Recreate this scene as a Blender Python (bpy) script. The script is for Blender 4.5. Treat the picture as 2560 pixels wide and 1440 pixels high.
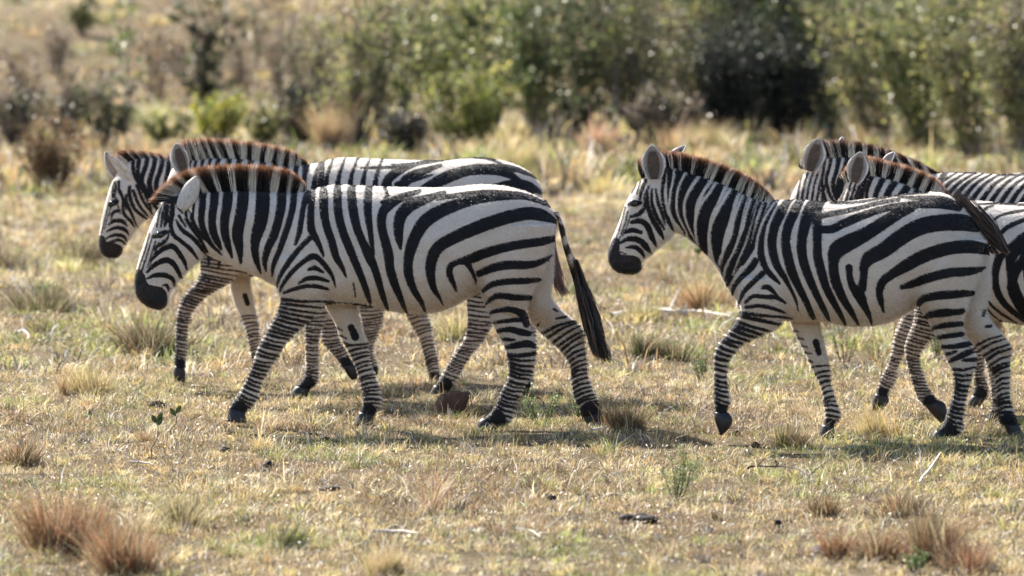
import bpy, bmesh, math, random
import numpy as np
from mathutils import Vector
for o in list(bpy.data.objects): bpy.data.objects.remove(o)
SC = bpy.context.scene
COL = SC.collection
R = np.random.default_rng(7)
# ------------------------------------------------------------------ camera
FPX = 13740.0; CAMH = 2.5
TP = 800.0/FPX; PITCH = math.atan(TP)
cam_d = bpy.data.cameras.new('camera'); cam = bpy.data.objects.new('camera', cam_d); COL.objects.link(cam)
cam_d.sensor_width = 36.0; cam_d.lens = FPX/2560*36.0
cam.location = (0, 0, CAMH); cam.rotation_euler = (math.pi/2-PITCH, 0, 0)
cam_d.clip_start = 0.5; cam_d.clip_end = 2000
cam_d.dof.use_dof = True; cam_d.dof.focus_distance = 29.4; cam_d.dof.aperture_fstop = 3.2; cam_d.dof.aperture_blades = 0
SC.camera = cam
# ------------------------------------------------------------------ sky, sun, exposure
SUN = Vector((-0.72, 0.86, 1.02)).normalized()          # towards the sun: behind the herd, to the left
SEL = math.asin(SUN.z); SAZ = math.atan2(SUN.x, SUN.y)
w = bpy.data.worlds.new('World'); SC.world = w; w.use_nodes = True
nt = w.node_tree; bg = nt.nodes['Background']
sky = nt.nodes.new('ShaderNodeTexSky'); sky.sky_type = 'NISHITA'; sky.sun_disc = False
sky.sun_elevation = SEL; sky.sun_rotation = SAZ
sky.dust_density = 1.5
nt.links.new(sky.outputs[0], bg.inputs[0]); bg.inputs[1].default_value = 0.085
sd = bpy.data.lights.new('sun', 'SUN'); sd.energy = 5.0; sd.angle = math.radians(0.5); sd.color = (1.0, 0.94, 0.84)
so = bpy.data.objects.new('sun', sd); COL.objects.link(so)
so.rotation_euler = (-SUN).to_track_quat('-Z', 'Y').to_euler()
SC.view_settings.view_transform = 'Standard'; SC.view_settings.look = 'None'
SC.view_settings.exposure = 1.62; SC.view_settings.gamma = 1.0
SC.render.engine = 'CYCLES'
SC.cycles.max_bounces = 6; SC.cycles.transparent_max_bounces = 8
# ------------------------------------------------------------------ pixel -> world (photo pixels 2560x1440)
CP, SP = math.cos(PITCH), math.sin(PITCH)
def ray(px, py):
    a = (px-1280)/FPX; b = (720-py)/FPX
    return np.array([a, CP+b*SP, -SP+b*CP])
def at(px, py, D):
    d = ray(px, py); return np.array([0, 0, CAMH]) + d*(D/d[1])
def zground(x, y):
    x = np.asarray(x, float); y = np.asarray(y, float)
    z = 0.012*np.sin(x*1.7+y*0.6)+0.010*np.sin(x*3.1-y*1.3+1)+0.06*np.sin(x*0.21+y*0.11)*np.clip((y-36)/20, 0, 1)
    r = np.clip(y-96, 0, None)
    return z - 0.006 + 0.058*r*np.clip(r/25, 0, 1)
def ground(px, py):
    d = ray(px, py); o = np.array([0, 0, CAMH]); t = 15.0
    for i in range(6000):
        p = o+d*t
        if p[2] <= float(zground(p[0], p[1])): break
        t += 0.02 if t < 60 else 0.1
    return p
# ------------------------------------------------------------------ tags and mesh helpers
def tag(o, label=None, cat=None, group=None, kind=None):
    for k, v in (('label', label), ('category', cat), ('group', group), ('kind', kind)):
        if v: o[k] = v
    return o
def empty(name, loc):
    o = bpy.data.objects.new(name, None); COL.objects.link(o); o.location = Vector([float(v) for v in loc]); o.empty_display_size = 0.1
    return o
def link(name, me, mat, parent=None):
    o = bpy.data.objects.new(name, me); COL.objects.link(o)
    if mat and not me.materials: me.materials.append(mat)
    if parent is not None:
        o.parent = parent
        o.matrix_parent_inverse = mat_inv(parent)
    return o
def mat_inv(p):
    from mathutils import Matrix
    return Matrix.Translation(-Vector(p.location)) if p.type == 'EMPTY' else Matrix.Identity(4)
def raw_mesh(name, V, F, cols=None, smooth=False, k=4):
    """V (n,3); F (m,k) int array of equal-sized faces"""
    me = bpy.data.meshes.new(name)
    V = np.ascontiguousarray(V, dtype=np.float32); F = np.ascontiguousarray(F, dtype=np.int32)
    me.vertices.add(len(V)); me.vertices.foreach_set('co', V.ravel())
    me.loops.add(F.size); me.loops.foreach_set('vertex_index', F.ravel())
    me.polygons.add(len(F)); me.polygons.foreach_set('loop_start', np.arange(0, F.size, F.shape[1], dtype=np.int32))
    if smooth: me.polygons.foreach_set('use_smooth', np.ones(len(F), bool))
    me.update(calc_edges=True)
    if cols is not None:
        at_ = me.color_attributes.new('col', 'FLOAT_COLOR', 'POINT')
        c = np.ones((len(V), 4), np.float32); c[:, :3] = cols
        at_.data.foreach_set('color', c.ravel())
    return me
def strips(name, P, W, S, C):
    """P (n,k,3) centre points, W (n,k) half widths, S (n,3) side vectors, C (n,k,3) colours"""
    n, k = W.shape
    A = P - W[..., None]*S[:, None, :]; B = P + W[..., None]*S[:, None, :]
    V = np.stack([A, B], axis=2).reshape(n*k*2, 3)
    Cc = np.repeat(C.reshape(n*k, 3), 2, axis=0)
    base = (np.arange(n)*k*2)[:, None] + (np.arange(k-1)*2)[None, :]
    F = np.stack([base, base+1, base+3, base+2], axis=-1).reshape(-1, 4)
    return raw_mesh(name, V, F, Cc, smooth=False)
def leaf_arrays(Cn, size, aspect, col, up=0.0, rs=None):
    """rhombic leaves: returns V,F,C"""
    rs = rs or R; n = len(Cn)
    a = rs.normal(size=(n, 3)); a[:, 2] += up; a /= np.linalg.norm(a, axis=1)[:, None]
    b = rs.normal(size=(n, 3)); b = np.cross(a, b); b /= np.linalg.norm(b, axis=1)[:, None]
    s = size[:, None]
    V = np.stack([Cn-a*s, Cn+b*s*aspect, Cn+a*s, Cn-b*s*aspect], axis=1).reshape(-1, 3)
    F = np.arange(4*n).reshape(n, 4)
    return V, F, np.repeat(col, 4, axis=0)
def vnoise(x, y, sc, seed):
    rs = np.random.default_rng(seed); g = rs.random((256, 256))
    u = np.asarray(x)/sc; v = np.asarray(y)/sc; i = np.floor(u).astype(int); j = np.floor(v).astype(int)
    fu = u-i; fv = v-j; fu = fu*fu*(3-2*fu); fv = fv*fv*(3-2*fv)
    G = lambda a, b: g[a % 256, b % 256]
    return (G(i, j)*(1-fu)+G(i+1, j)*fu)*(1-fv)+(G(i, j+1)*(1-fu)+G(i+1, j+1)*fu)*fv
def tube(path, rad, n=8, cap=True):
    """closed tube along path -> V,F(list)"""
    path = np.asarray(path, float); k = len(path); V = []; F = []
    t = np.gradient(path, axis=0); t /= np.linalg.norm(t, axis=1)[:, None]+1e-9
    ref = np.array([0.13, 1, 0.07]) if abs(t[0][1]) < 0.9 else np.array([1, 0, 0.])
    for i in range(k):
        a = np.cross(t[i], ref); a /= np.linalg.norm(a)+1e-9; b = np.cross(t[i], a)
        for j in range(n):
            th = 2*math.pi*j/n; V.append(path[i]+rad[i]*(a*math.cos(th)+b*math.sin(th)))
    for i in range(k-1):
        for j in range(n):
            F.append((i*n+j, i*n+(j+1) % n, (i+1)*n+(j+1) % n, (i+1)*n+j))
    return np.array(V), np.array(F)
class Acc:
    def __init__(s): s.V = []; s.F = []; s.C = []; s.n = 0
    def add(s, V, F, col):
        V = np.asarray(V); s.V.append(V); s.F.append(np.asarray(F)+s.n); s.n += len(V)
        c = np.asarray(col, float); s.C.append(np.broadcast_to(c, (len(V), 3)))
    def mesh(s, name, smooth=False): return raw_mesh(name, np.concatenate(s.V), np.concatenate(s.F), np.concatenate(s.C), smooth)
# ------------------------------------------------------------------ materials
def new_mat(name):
    m = bpy.data.materials.new(name); m.use_nodes = True; return m, m.node_tree, m.node_tree.nodes['Principled BSDF']
def mat_vcol(name, rough=0.7, transl=0.0, spec=0.3, noise=0.0, sheen=0.0, coat=0.0):
    m, nt, b = new_mat(name)
    a = nt.nodes.new('ShaderNodeAttribute'); a.attribute_name = 'col'
    src = a.outputs['Color']
    if noise:
        tc = nt.nodes.new('ShaderNodeTexCoord'); nz = nt.nodes.new('ShaderNodeTexNoise'); nz.inputs['Scale'].default_value = 60; nz.inputs['Detail'].default_value = 4
        nt.links.new(tc.outputs['Object'], nz.inputs['Vector'])
        mr = nt.nodes.new('ShaderNodeMapRange'); mr.inputs['To Min'].default_value = 1-noise; mr.inputs['To Max'].default_value = 1+noise
        nt.links.new(nz.outputs['Fac'], mr.inputs['Value'])
        mx = nt.nodes.new('ShaderNodeVectorMath'); mx.operation = 'SCALE'
        nt.links.new(src, mx.inputs[0]); nt.links.new(mr.outputs[0], mx.inputs['Scale']); src = mx.outputs[0]
    nt.links.new(src, b.inputs['Base Color']); b.inputs['Roughness'].default_value = rough
    b.inputs['Specular IOR Level'].default_value = spec
    b.inputs['Sheen Weight'].default_value = sheen
    if coat: b.inputs['Coat Weight'].default_value = coat
    if transl > 0:
        tr = nt.nodes.new('ShaderNodeBsdfTranslucent'); nt.links.new(src, tr.inputs['Color'])
        ms = nt.nodes.new('ShaderNodeMixShader'); ms.inputs[0].default_value = transl
        out = nt.nodes['Material Output']
        nt.links.new(b.outputs[0], ms.inputs[1]); nt.links.new(tr.outputs[0], ms.inputs[2]); nt.links.new(ms.outputs[0], out.inputs['Surface'])
    return m
M_GRASS = mat_vcol('grass_blade', 0.55, 0.33, 0.28)
M_LEAF = mat_vcol('leaf', 0.40, 0.42, 0.36)
M_BARK = mat_vcol('bark', 0.85, 0, 0.2, noise=0.5)
M_HAIR = mat_vcol('hair', 0.5, 0.35, 0.4)
M_SOLID = mat_vcol('rough_solid', 0.8, 0, 0.25, noise=0.5)
M_EAR = mat_vcol('ear_skin', 0.8, 0.12, 0.2, noise=0.12, sheen=0.2)
M_TAIL = mat_vcol('tail_hair', 0.42, 0.04, 0.6)
M_HOOF = mat_vcol('hoof_horn', 0.45, 0, 0.4, noise=0.3)
M_EYE = mat_vcol('eye_gloss', 0.12, 0, 0.6)
# ================================================================== ground sheet
ys = np.concatenate([np.linspace(4, 18, 15), np.linspace(18.3, 60, 240), np.geomspace(60.5, 420, 90)])
xs = np.concatenate([-np.geomspace(260, 9, 30), np.linspace(-8.8, 8.8, 100), np.geomspace(9, 260, 30)])
GX, GY = np.meshgrid(xs, ys); GZ = zground(GX, GY)
nx, ny = len(xs), len(ys); V = np.stack([GX, GY, GZ], -1).reshape(-1, 3)
ii = (np.arange(ny-1)[:, None]*nx+np.arange(nx-1)[None, :]).ravel(); F = np.stack([ii, ii+1, ii+nx+1, ii+nx], 1)
gm, nt, b = new_mat('dry_ground'); N = nt.nodes; L = nt.links
tc = N.new('ShaderNodeTexCoord')
n1 = N.new('ShaderNodeTexNoise'); n1.inputs['Scale'].default_value = 1.3; n1.inputs['Detail'].default_value = 8; n1.inputs['Roughness'].default_value = 0.7
n2 = N.new('ShaderNodeTexNoise'); n2.inputs['Scale'].default_value = 35; n2.inputs['Detail'].default_value = 6; n2.inputs['Roughness'].default_value = 0.75
for n_ in (n1, n2): L.new(tc.outputs['Object'], n_.inputs['Vector'])
r1 = N.new('ShaderNodeValToRGB'); e = r1.color_ramp.elements
e[0].position = 0.3; e[0].color = (0.085, 0.07, 0.04, 1); e[1].position = 0.7; e[1].color = (0.16, 0.11, 0.07, 1)
k = r1.color_ramp.elements.new(0.5); k.color = (0.15, 0.115, 0.07, 1)
r2 = N.new('ShaderNodeValToRGB'); e = r2.color_ramp.elements
e[0].position = 0.38; e[0].color = (0.35, 0.33, 0.3, 1); e[1].position = 0.62; e[1].color = (1.25, 1.2, 1.1, 1)
L.new(n1.outputs['Fac'], r1.inputs[0]); L.new(n2.outputs['Fac'], r2.inputs[0])
mx = N.new('ShaderNodeMix'); mx.data_type = 'RGBA'; mx.blend_type = 'MULTIPLY'; mx.inputs[0].default_value = 1.0
L.new(r1.outputs[0], mx.inputs[6]); L.new(r2.outputs[0], mx.inputs[7]); L.new(mx.outputs[2], b.inputs['Base Color'])
b.inputs['Roughness'].default_value = 0.9; b.inputs['Specular IOR Level'].default_value = 0.1
bp = N.new('ShaderNodeBump'); bp.inputs['Strength'].default_value = 0.8; bp.inputs['Distance'].default_value = 0.03
L.new(n2.outputs['Fac'], bp.inputs['Height']); L.new(bp.outputs[0], b.inputs['Normal'])
g = link('ground', raw_mesh('ground', V, F, smooth=True), gm); tag(g, kind='structure')
# ================================================================== grass (nobody could count it)
STRAW = np.array([(0.68, 0.52, 0.28), (0.74, 0.61, 0.39), (0.55, 0.38, 0.19), (0.62, 0.50, 0.20)])
BROWN = np.array([(0.38, 0.26, 0.14), (0.22, 0.14, 0.08), (0.44, 0.31, 0.17)])
GREEN = np.array([(0.34, 0.37, 0.12), (0.26, 0.31, 0.10), (0.44, 0.43, 0.15)])
GREY = np.array([(0.16, 0.14, 0.13), (0.07, 0.06, 0.055)])
def grass(name, n, y0, y1, h0, h1, wd, seed, label, lean=0.9, xw=0.105, per=34, cs0=0.018, cs1=0.06, psc=1.0, flat=0.3, browner=0.0, xm=1.2):
    """tussocks (each with its own hue and height) over short matted blades"""
    rs = np.random.default_rng(seed); nc = int(n*(1-flat)); ncl = nc//per
    cy = y0+(y1-y0)*rs.random(ncl); cx = (rs.random(ncl)*2-1)*(cy*xw+xm)
    d = vnoise(cx+50, cy*0.7+50, 0.9*psc, seed+1)*0.5+vnoise(cx+90, cy+90, 0.3*psc, seed+2)*0.5
    own = rs.integers(0, ncl, nc); cs = cs0+(cs1-cs0)*rs.random(ncl)**2
    dx = rs.normal(size=nc)*cs[own]; dy = rs.normal(size=nc)*cs[own]
    x = np.r_[cx[own]+dx, np.zeros(n-nc)]; y = np.r_[cy[own]+dy, y0+(y1-y0)*rs.random(n-nc)]
    x[nc:] = (rs.random(n-nc)*2-1)*(y[nc:]*xw+xm)
    isC = np.arange(n) < nc
    big = rs.random(ncl) < 0.05
    chh = (h0+(h1-h0)*rs.random(ncl)**1.8)*np.clip(0.5+1.1*d, 0.4, 1.5)*np.where(big, 1.8, 1)
    h = np.r_[chh[own]*(0.45+0.75*rs.random(nc)), h0*(0.5+0.9*rs.random(n-nc))]
    stalk = rs.random(n) < 0.012; h = np.where(stalk, h*1.2+h1*1.3*rs.random(n), h)
    ph = rs.random(n)*2*math.pi; ph[:nc] = np.where(rs.random(nc) < 0.75, np.arctan2(dy, dx)+rs.normal(size=nc)*0.6, ph[:nc])
    ln = lean*(0.25+1.0*rs.random(n))*np.where(isC, 1.0, 2.4)*np.where(stalk, 0.3, 1)
    z = zground(x, y)
    L3 = np.stack([np.cos(ph)*ln, np.sin(ph)*ln, np.ones(n)], 1); L3 /= np.linalg.norm(L3, axis=1)[:, None]
    B = np.stack([x, y, z-0.004], 1); M = B+L3*(h*0.55)[:, None]; T = M+L3*np.array([1.6, 1.6, 0.5])*(h*0.5)[:, None]
    W = np.outer(wd*(0.45+0.9*rs.random(n)+1.3*(rs.random(n) < 0.04)*isC), np.array([1, 0.85, 0.12]))
    S = np.stack([-np.sin(ph), np.cos(ph), np.zeros(n)], 1)+rs.normal(size=(n, 3))*0.6; S -= L3*np.sum(S*L3, 1)[:, None]; S /= np.linalg.norm(S, axis=1)[:, None]
    def hue(xx, yy, m):
        g = vnoise(xx+10, yy*0.7+10, 1.3*psc, seed+5)*0.55+vnoise(xx, yy, 0.35*psc, seed+6)*0.45; b_ = vnoise(xx+30, yy*0.7+30, 1.0*psc, seed+7)*0.5+vnoise(xx, yy, 0.28*psc, seed+8)*0.5
        c = STRAW[rs.integers(0, 4, m)]; r = rs.random(m)
        gm_ = r < np.clip((g-0.47)*2.3, 0.05, 0.6); bm_ = (~gm_) & (rs.random(m) < np.clip((b_-0.42+browner)*2.6, 0.08, 0.75))
        c = np.where(gm_[:, None], GREEN[rs.integers(0, 3, m)], c); c = np.where(bm_[:, None], BROWN[rs.integers(0, 3, m)], c)
        k_ = rs.random(m) < 0.17; return np.where(k_[:, None], GREY[rs.integers(0, 2, m)], c)
    cc_ = hue(cx, cy, ncl)*(0.32+1.08*rs.random((ncl, 1))); own_c = hue(x, y, n)
    col = own_c.copy(); use = (rs.random(nc) < 0.7)[:, None]; col[:nc] = np.where(use, cc_[own], own_c[:nc])
    wm = rs.random(n) < 0.045; col = np.where(wm[:, None], np.array([[0.85, 0.82, 0.76]]), col)
    col = col*(0.68+0.68*rs.random((n, 1))); C = np.clip(np.stack([col*0.8, col, col*1.05], 1), 0, 0.92)
    o = link(name, strips(name, np.stack([B, M, T], 1), W, S, C), M_GRASS); tag(o, label, 'grass', kind='stuff')
grass('dry_grass', 760000, 20.5, 34, 0.010, 0.082, 0.00130, 1, 'short straw coloured and green grass under the zebras and in the foreground', lean=0.85, per=40, cs0=0.012, cs1=0.07)
grass('savanna_grass', 470000, 34, 62, 0.022, 0.15, 0.0028, 2, 'rough dry grass of the plain behind the zebras', xm=3.5, lean=0.8, psc=1.8, per=44, cs0=0.03, cs1=0.13, browner=0.05)
grass('distant_grass', 330000, 60, 150, 0.06, 0.34, 0.010, 3, 'tall dry grass between the far bushes and on the slope beyond', xm=7.0, lean=0.5, psc=4, xw=0.115, per=60, cs0=0.08, cs1=0.4, browner=0.06)
# pale curled leaf litter between the tussocks
rs = np.random.default_rng(77); n = 40000; y = 20.5+22*rs.random(n); x = (rs.random(n)*2-1)*(y*0.105+1.0)
Cn = np.stack([x, y, zground(x, y)+0.006+0.03*rs.random(n)], 1); pal = np.array([(0.80, 0.76, 0.68), (0.66, 0.55, 0.38), (0.35, 0.24, 0.16), (0.12, 0.09, 0.07), (0.55, 0.42, 0.14)])
V, F, C = leaf_arrays(Cn, 0.007*(0.4+1.3*rs.random(n)**2), 0.45, pal[rs.choice(5, n, p=[.3, .3, .2, .13, .07])], up=0.8, rs=rs)
tag(link('leaf_litter', raw_mesh('leaf_litter', V, F, C), M_LEAF), 'pale and brown leaf litter scattered among the short grass', 'leaf litter', kind='stuff')

# stems standing in front of and around the hooves
rs = np.random.default_rng(5); Pq = []
for (hx, hy) in ((590, 1056), (908, 1066), (1213, 1086), (1490, 1082), (1803, 1096), (2065, 1098), (2345, 1122), (2543, 1106), (745, 1002), (450, 960), (1290, 1006), (2470, 1088), (2196, 1030), (2435, 1018), (1090, 1005), (637, 965), (2362, 1062)):
    c = ground(hx, hy); m = 75; q = c[None, :2]+np.stack([rs.normal(size=m)*0.085, -0.05+rs.normal(size=m)*0.10], 1); Pq.append(q)
Pq = np.concatenate(Pq); n = len(Pq); z = zground(Pq[:, 0], Pq[:, 1]); h = 0.03+0.05*rs.random(n)**1.5; Lq = np.stack([rs.normal(size=n)*0.45, rs.normal(size=n)*0.3, np.ones(n)], 1)
B = np.stack([Pq[:, 0], Pq[:, 1], z-0.004], 1); M = B+Lq*(h*0.55)[:, None]; T_ = M+Lq*np.array([1.5, 1.5, 0.7])*(h*0.5)[:, None]; S = rs.normal(size=(n, 3)); S[:, 2] *= 0.2; S /= np.linalg.norm(S, axis=1)[:, None]
col = np.concatenate([STRAW, BROWN, GREEN])[rs.integers(0, 10, n)]*(0.6+0.6*rs.random((n, 1)))
tag(link('hoof_side_grass', strips('hoof_side_grass', np.stack([B, M, T_], 1), np.outer(0.002*(0.5+rs.random(n)), [1, .85, .15]), S, np.stack([col*.8, col, col], 1)), M_GRASS), 'thin bent grass stems standing around the hooves of the zebras', 'grass', kind='stuff')
# ------------------------------------------------------------------ zebra coat: pigment signed distance is an attribute of the skin
def coat_mat():
    m, nt, b = new_mat('zebra_coat'); N = nt.nodes; L = nt.links
    tc = N.new('ShaderNodeTexCoord')
    at_ = N.new('ShaderNodeAttribute'); at_.attribute_name = 'stripe'
    tn = N.new('ShaderNodeAttribute'); tn.attribute_name = 'tan'
    mz = N.new('ShaderNodeAttribute'); mz.attribute_name = 'muzzle'
    nz = N.new('ShaderNodeTexNoise'); nz.inputs['Scale'].default_value = 110; nz.inputs['Detail'].default_value = 3
    L.new(tc.outputs['Object'], nz.inputs['Vector'])
    j = N.new('ShaderNodeMapRange'); j.inputs['To Min'].default_value = -2.2; j.inputs['To Max'].default_value = 2.2
    L.new(nz.outputs['Fac'], j.inputs['Value'])
    ad = N.new('ShaderNodeMath'); L.new(at_.outputs['Fac'], ad.inputs[0]); L.new(j.outputs[0], ad.inputs[1])
    mr = N.new('ShaderNodeMapRange'); mr.inputs['From Min'].default_value = -6; mr.inputs['From Max'].default_value = 6
    L.new(ad.outputs[0], mr.inputs['Value'])
    cr = N.new('ShaderNodeValToRGB'); e = cr.color_ramp.elements      # 0 white hair .. 1 black hair
    e[0].position = 0.36; e[0].color = (0, 0, 0, 1); e[1].position = 0.52; e[1].color = (1, 1, 1, 1)
    L.new(mr.outputs[0], cr.inputs[0])
    br = N.new('ShaderNodeValToRGB'); e = br.color_ramp.elements      # colour of the dark hair, brown towards the edge
    e[0].position = 0.44; e[0].color = (0.10, 0.06, 0.038, 1); e[1].position = 0.66; e[1].color = (0.006, 0.0065, 0.010, 1)
    L.new(mr.outputs[0], br.inputs[0])
    n2 = N.new('ShaderNodeTexNoise'); n2.inputs['Scale'].default_value = 9; n2.inputs['Detail'].default_value = 5; n2.inputs['Roughness'].default_value = 0.65
    L.new(tc.outputs['Object'], n2.inputs['Vector'])
    ta = N.new('ShaderNodeMath'); ta.operation = 'MULTIPLY_ADD'; ta.inputs[1].default_value = 0.75; 
    L.new(n2.outputs['Fac'], ta.inputs[0]); 
    t2 = N.new('ShaderNodeMath'); t2.operation = 'SUBTRACT'; t2.inputs[1].default_value = 0.20; L.new(tn.outputs['Fac'], t2.inputs[0]); L.new(t2.outputs[0], ta.inputs[2])
    ta.use_clamp = True
    wh = N.new('ShaderNodeMix'); wh.data_type = 'RGBA'; wh.inputs[6].default_value = (0.73, 0.685, 0.65, 1); wh.inputs[7].default_value = (0.46, 0.33, 0.21, 1)
    L.new(ta.outputs[0], wh.inputs[0])
    mb = N.new('ShaderNodeMix'); mb.data_type = 'RGBA'; 
    mr3 = N.new('ShaderNodeValToRGB'); e = mr3.color_ramp.elements; e[0].position = 0.42; e[0].color = (0.008, 0.008, 0.011, 1); e[1].position = 0.72; e[1].color = (0.034, 0.019, 0.015, 1)
    L.new(n2.outputs['Fac'], mr3.inputs[0]); L.new(mr3.outputs[0], mb.inputs[7])
    L.new(mz.outputs['Fac'], mb.inputs[0]); L.new(br.outputs[0], mb.inputs[6])
    mx = N.new('ShaderNodeMix'); mx.data_type = 'RGBA'
    L.new(cr.outputs[0], mx.inputs[0]); L.new(wh.outputs[2], mx.inputs[6]); L.new(mb.outputs[2], mx.inputs[7])
    # short hair lie: fine light and dark streaks in the pigment, and dust
    mp = N.new('ShaderNodeMapping'); mp.inputs['Scale'].default_value = (60, 60, 190); L.new(tc.outputs['Object'], mp.inputs['Vector'])
    hs = N.new('ShaderNodeTexNoise'); hs.inputs['Scale'].default_value = 1.6; hs.inputs['Detail'].default_value = 5; hs.inputs['Roughness'].default_value = 0.7; L.new(mp.outputs[0], hs.inputs['Vector'])
    hr = N.new('ShaderNodeMapRange'); hr.inputs['From Min'].default_value = 0.25; hr.inputs['From Max'].default_value = 0.75; hr.inputs['To Min'].default_value = 0.72; hr.inputs['To Max'].default_value = 1.22; L.new(hs.outputs['Fac'], hr.inputs['Value'])
    vm = N.new('ShaderNodeVectorMath'); vm.operation = 'SCALE'; L.new(mx.outputs[2], vm.inputs[0]); L.new(hr.outputs[0], vm.inputs['Scale'])
    L.new(vm.outputs[0], b.inputs['Base Color'])
    rg = N.new('ShaderNodeMapRange'); rg.inputs['To Min'].default_value = 0.6; rg.inputs['To Max'].default_value = 0.38; L.new(mz.outputs['Fac'], rg.inputs['Value']); L.new(rg.outputs[0], b.inputs['Roughness']); b.inputs['Specular IOR Level'].default_value = 0.25
    b.inputs['Sheen Weight'].default_value = 0.18; b.inputs['Sheen Roughness'].default_value = 0.45
    n3 = N.new('ShaderNodeTexNoise'); n3.inputs['Scale'].default_value = 190; n3.inputs['Detail'].default_value = 2
    L.new(tc.outputs['Object'], n3.inputs['Vector'])
    bp = N.new('ShaderNodeBump'); bp.inputs['Strength'].default_value = 0.6; bp.inputs['Distance'].default_value = 0.007
    L.new(n3.outputs['Fac'], bp.inputs['Height']); b2 = N.new('ShaderNodeBump'); b2.inputs['Strength'].default_value = 0.5; b2.inputs['Distance'].default_value = 0.02
    n4 = N.new('ShaderNodeTexNoise'); n4.inputs['Scale'].default_value = 16; n4.inputs['Detail'].default_value = 4; L.new(tc.outputs['Object'], n4.inputs['Vector'])
    L.new(n4.outputs['Fac'], b2.inputs['Height']); L.new(bp.outputs[0], b2.inputs['Normal']); L.new(b2.outputs[0], b.inputs['Normal'])
    return m
M_COAT = coat_mat()

def cat(P, m=3):
    """Catmull-Rom resample rows of P"""
    P = np.asarray(P, float); n = len(P); out = []
    for i in range(n-1):
        p0 = P[max(i-1, 0)]; p1 = P[i]; p2 = P[i+1]; p3 = P[min(i+2, n-1)]
        for s in range(m):
            t = s/m; out.append(0.5*((2*p1)+(-p0+p2)*t+(2*p0-5*p1+4*p2-p3)*t*t+(-p0+3*p1-3*p2+p3)*t**3))
    out.append(P[-1]); return np.array(out)
def aff(S, sx, sy, ox, oy, nx, ny, sw=None):
    """move stations/strokes: (ox,oy)->(nx,ny) with scale"""
    out = []
    for s in S:
        if len(s) == 5: out.append((nx+(s[0]-ox)*sx, ny+(s[1]-oy)*sy, nx+(s[2]-ox)*sx, ny+(s[3]-oy)*sy, s[4]*(sw or sy)))
        elif len(s) == 6: out.append((nx+(s[0]-ox)*sx, ny+(s[1]-oy)*sy, nx+(s[2]-ox)*sx, ny+(s[3]-oy)*sy, s[4]*(sw or sy), s[5]))
        else: out.append((nx+(s[0]-ox)*sx, ny+(s[1]-oy)*sy, s[2]*(sw or sy)))
    return out
def loft(bm, S, D, off, nr=20, pw=1.0):
    """S rows (x0,y0,x1,y1,halfwidth_px[,offset_m])"""
    S = [tuple(s) if len(s) == 6 else tuple(s)+(off,) for s in S]
    S = cat(S, 3); rings = []
    for x0, y0, x1, y1, hw, of in S:
        d = D+of; a = at(x0, y0, d); b = at(x1, y1, d); c = (a+b)/2; h = (a-b)/2; hw = max(hw, 2)*d/FPX
        ring = []
        for j in range(nr):
            th = 2*math.pi*j/nr; cs, sn = math.cos(th), math.sin(th)
            q = (abs(cs)**2.3+abs(sn)**2.3)**(-1/2.3)
            ring.append(bm.verts.new(Vector(c+h*cs*q+np.array([0, hw, 0])*sn*q)))
        rings.append(ring)
    for r0, r1 in zip(rings, rings[1:]):
        for j in range(nr): bm.faces.new((r0[j], r0[(j+1) % nr], r1[(j+1) % nr], r1[j]))
    bm.faces.new(rings[0]); bm.faces.new(list(reversed(rings[-1])))
def loft_mesh(name, S, D, off, nr=18):
    bm = bmesh.new(); loft(bm, S, D, off, nr); bmesh.ops.recalc_face_normals(bm, faces=bm.faces)
    me = bpy.data.meshes.new(name); bm.to_mesh(me); bm.free()
    for p in me.polygons: p.use_smooth = True
    return me
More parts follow.
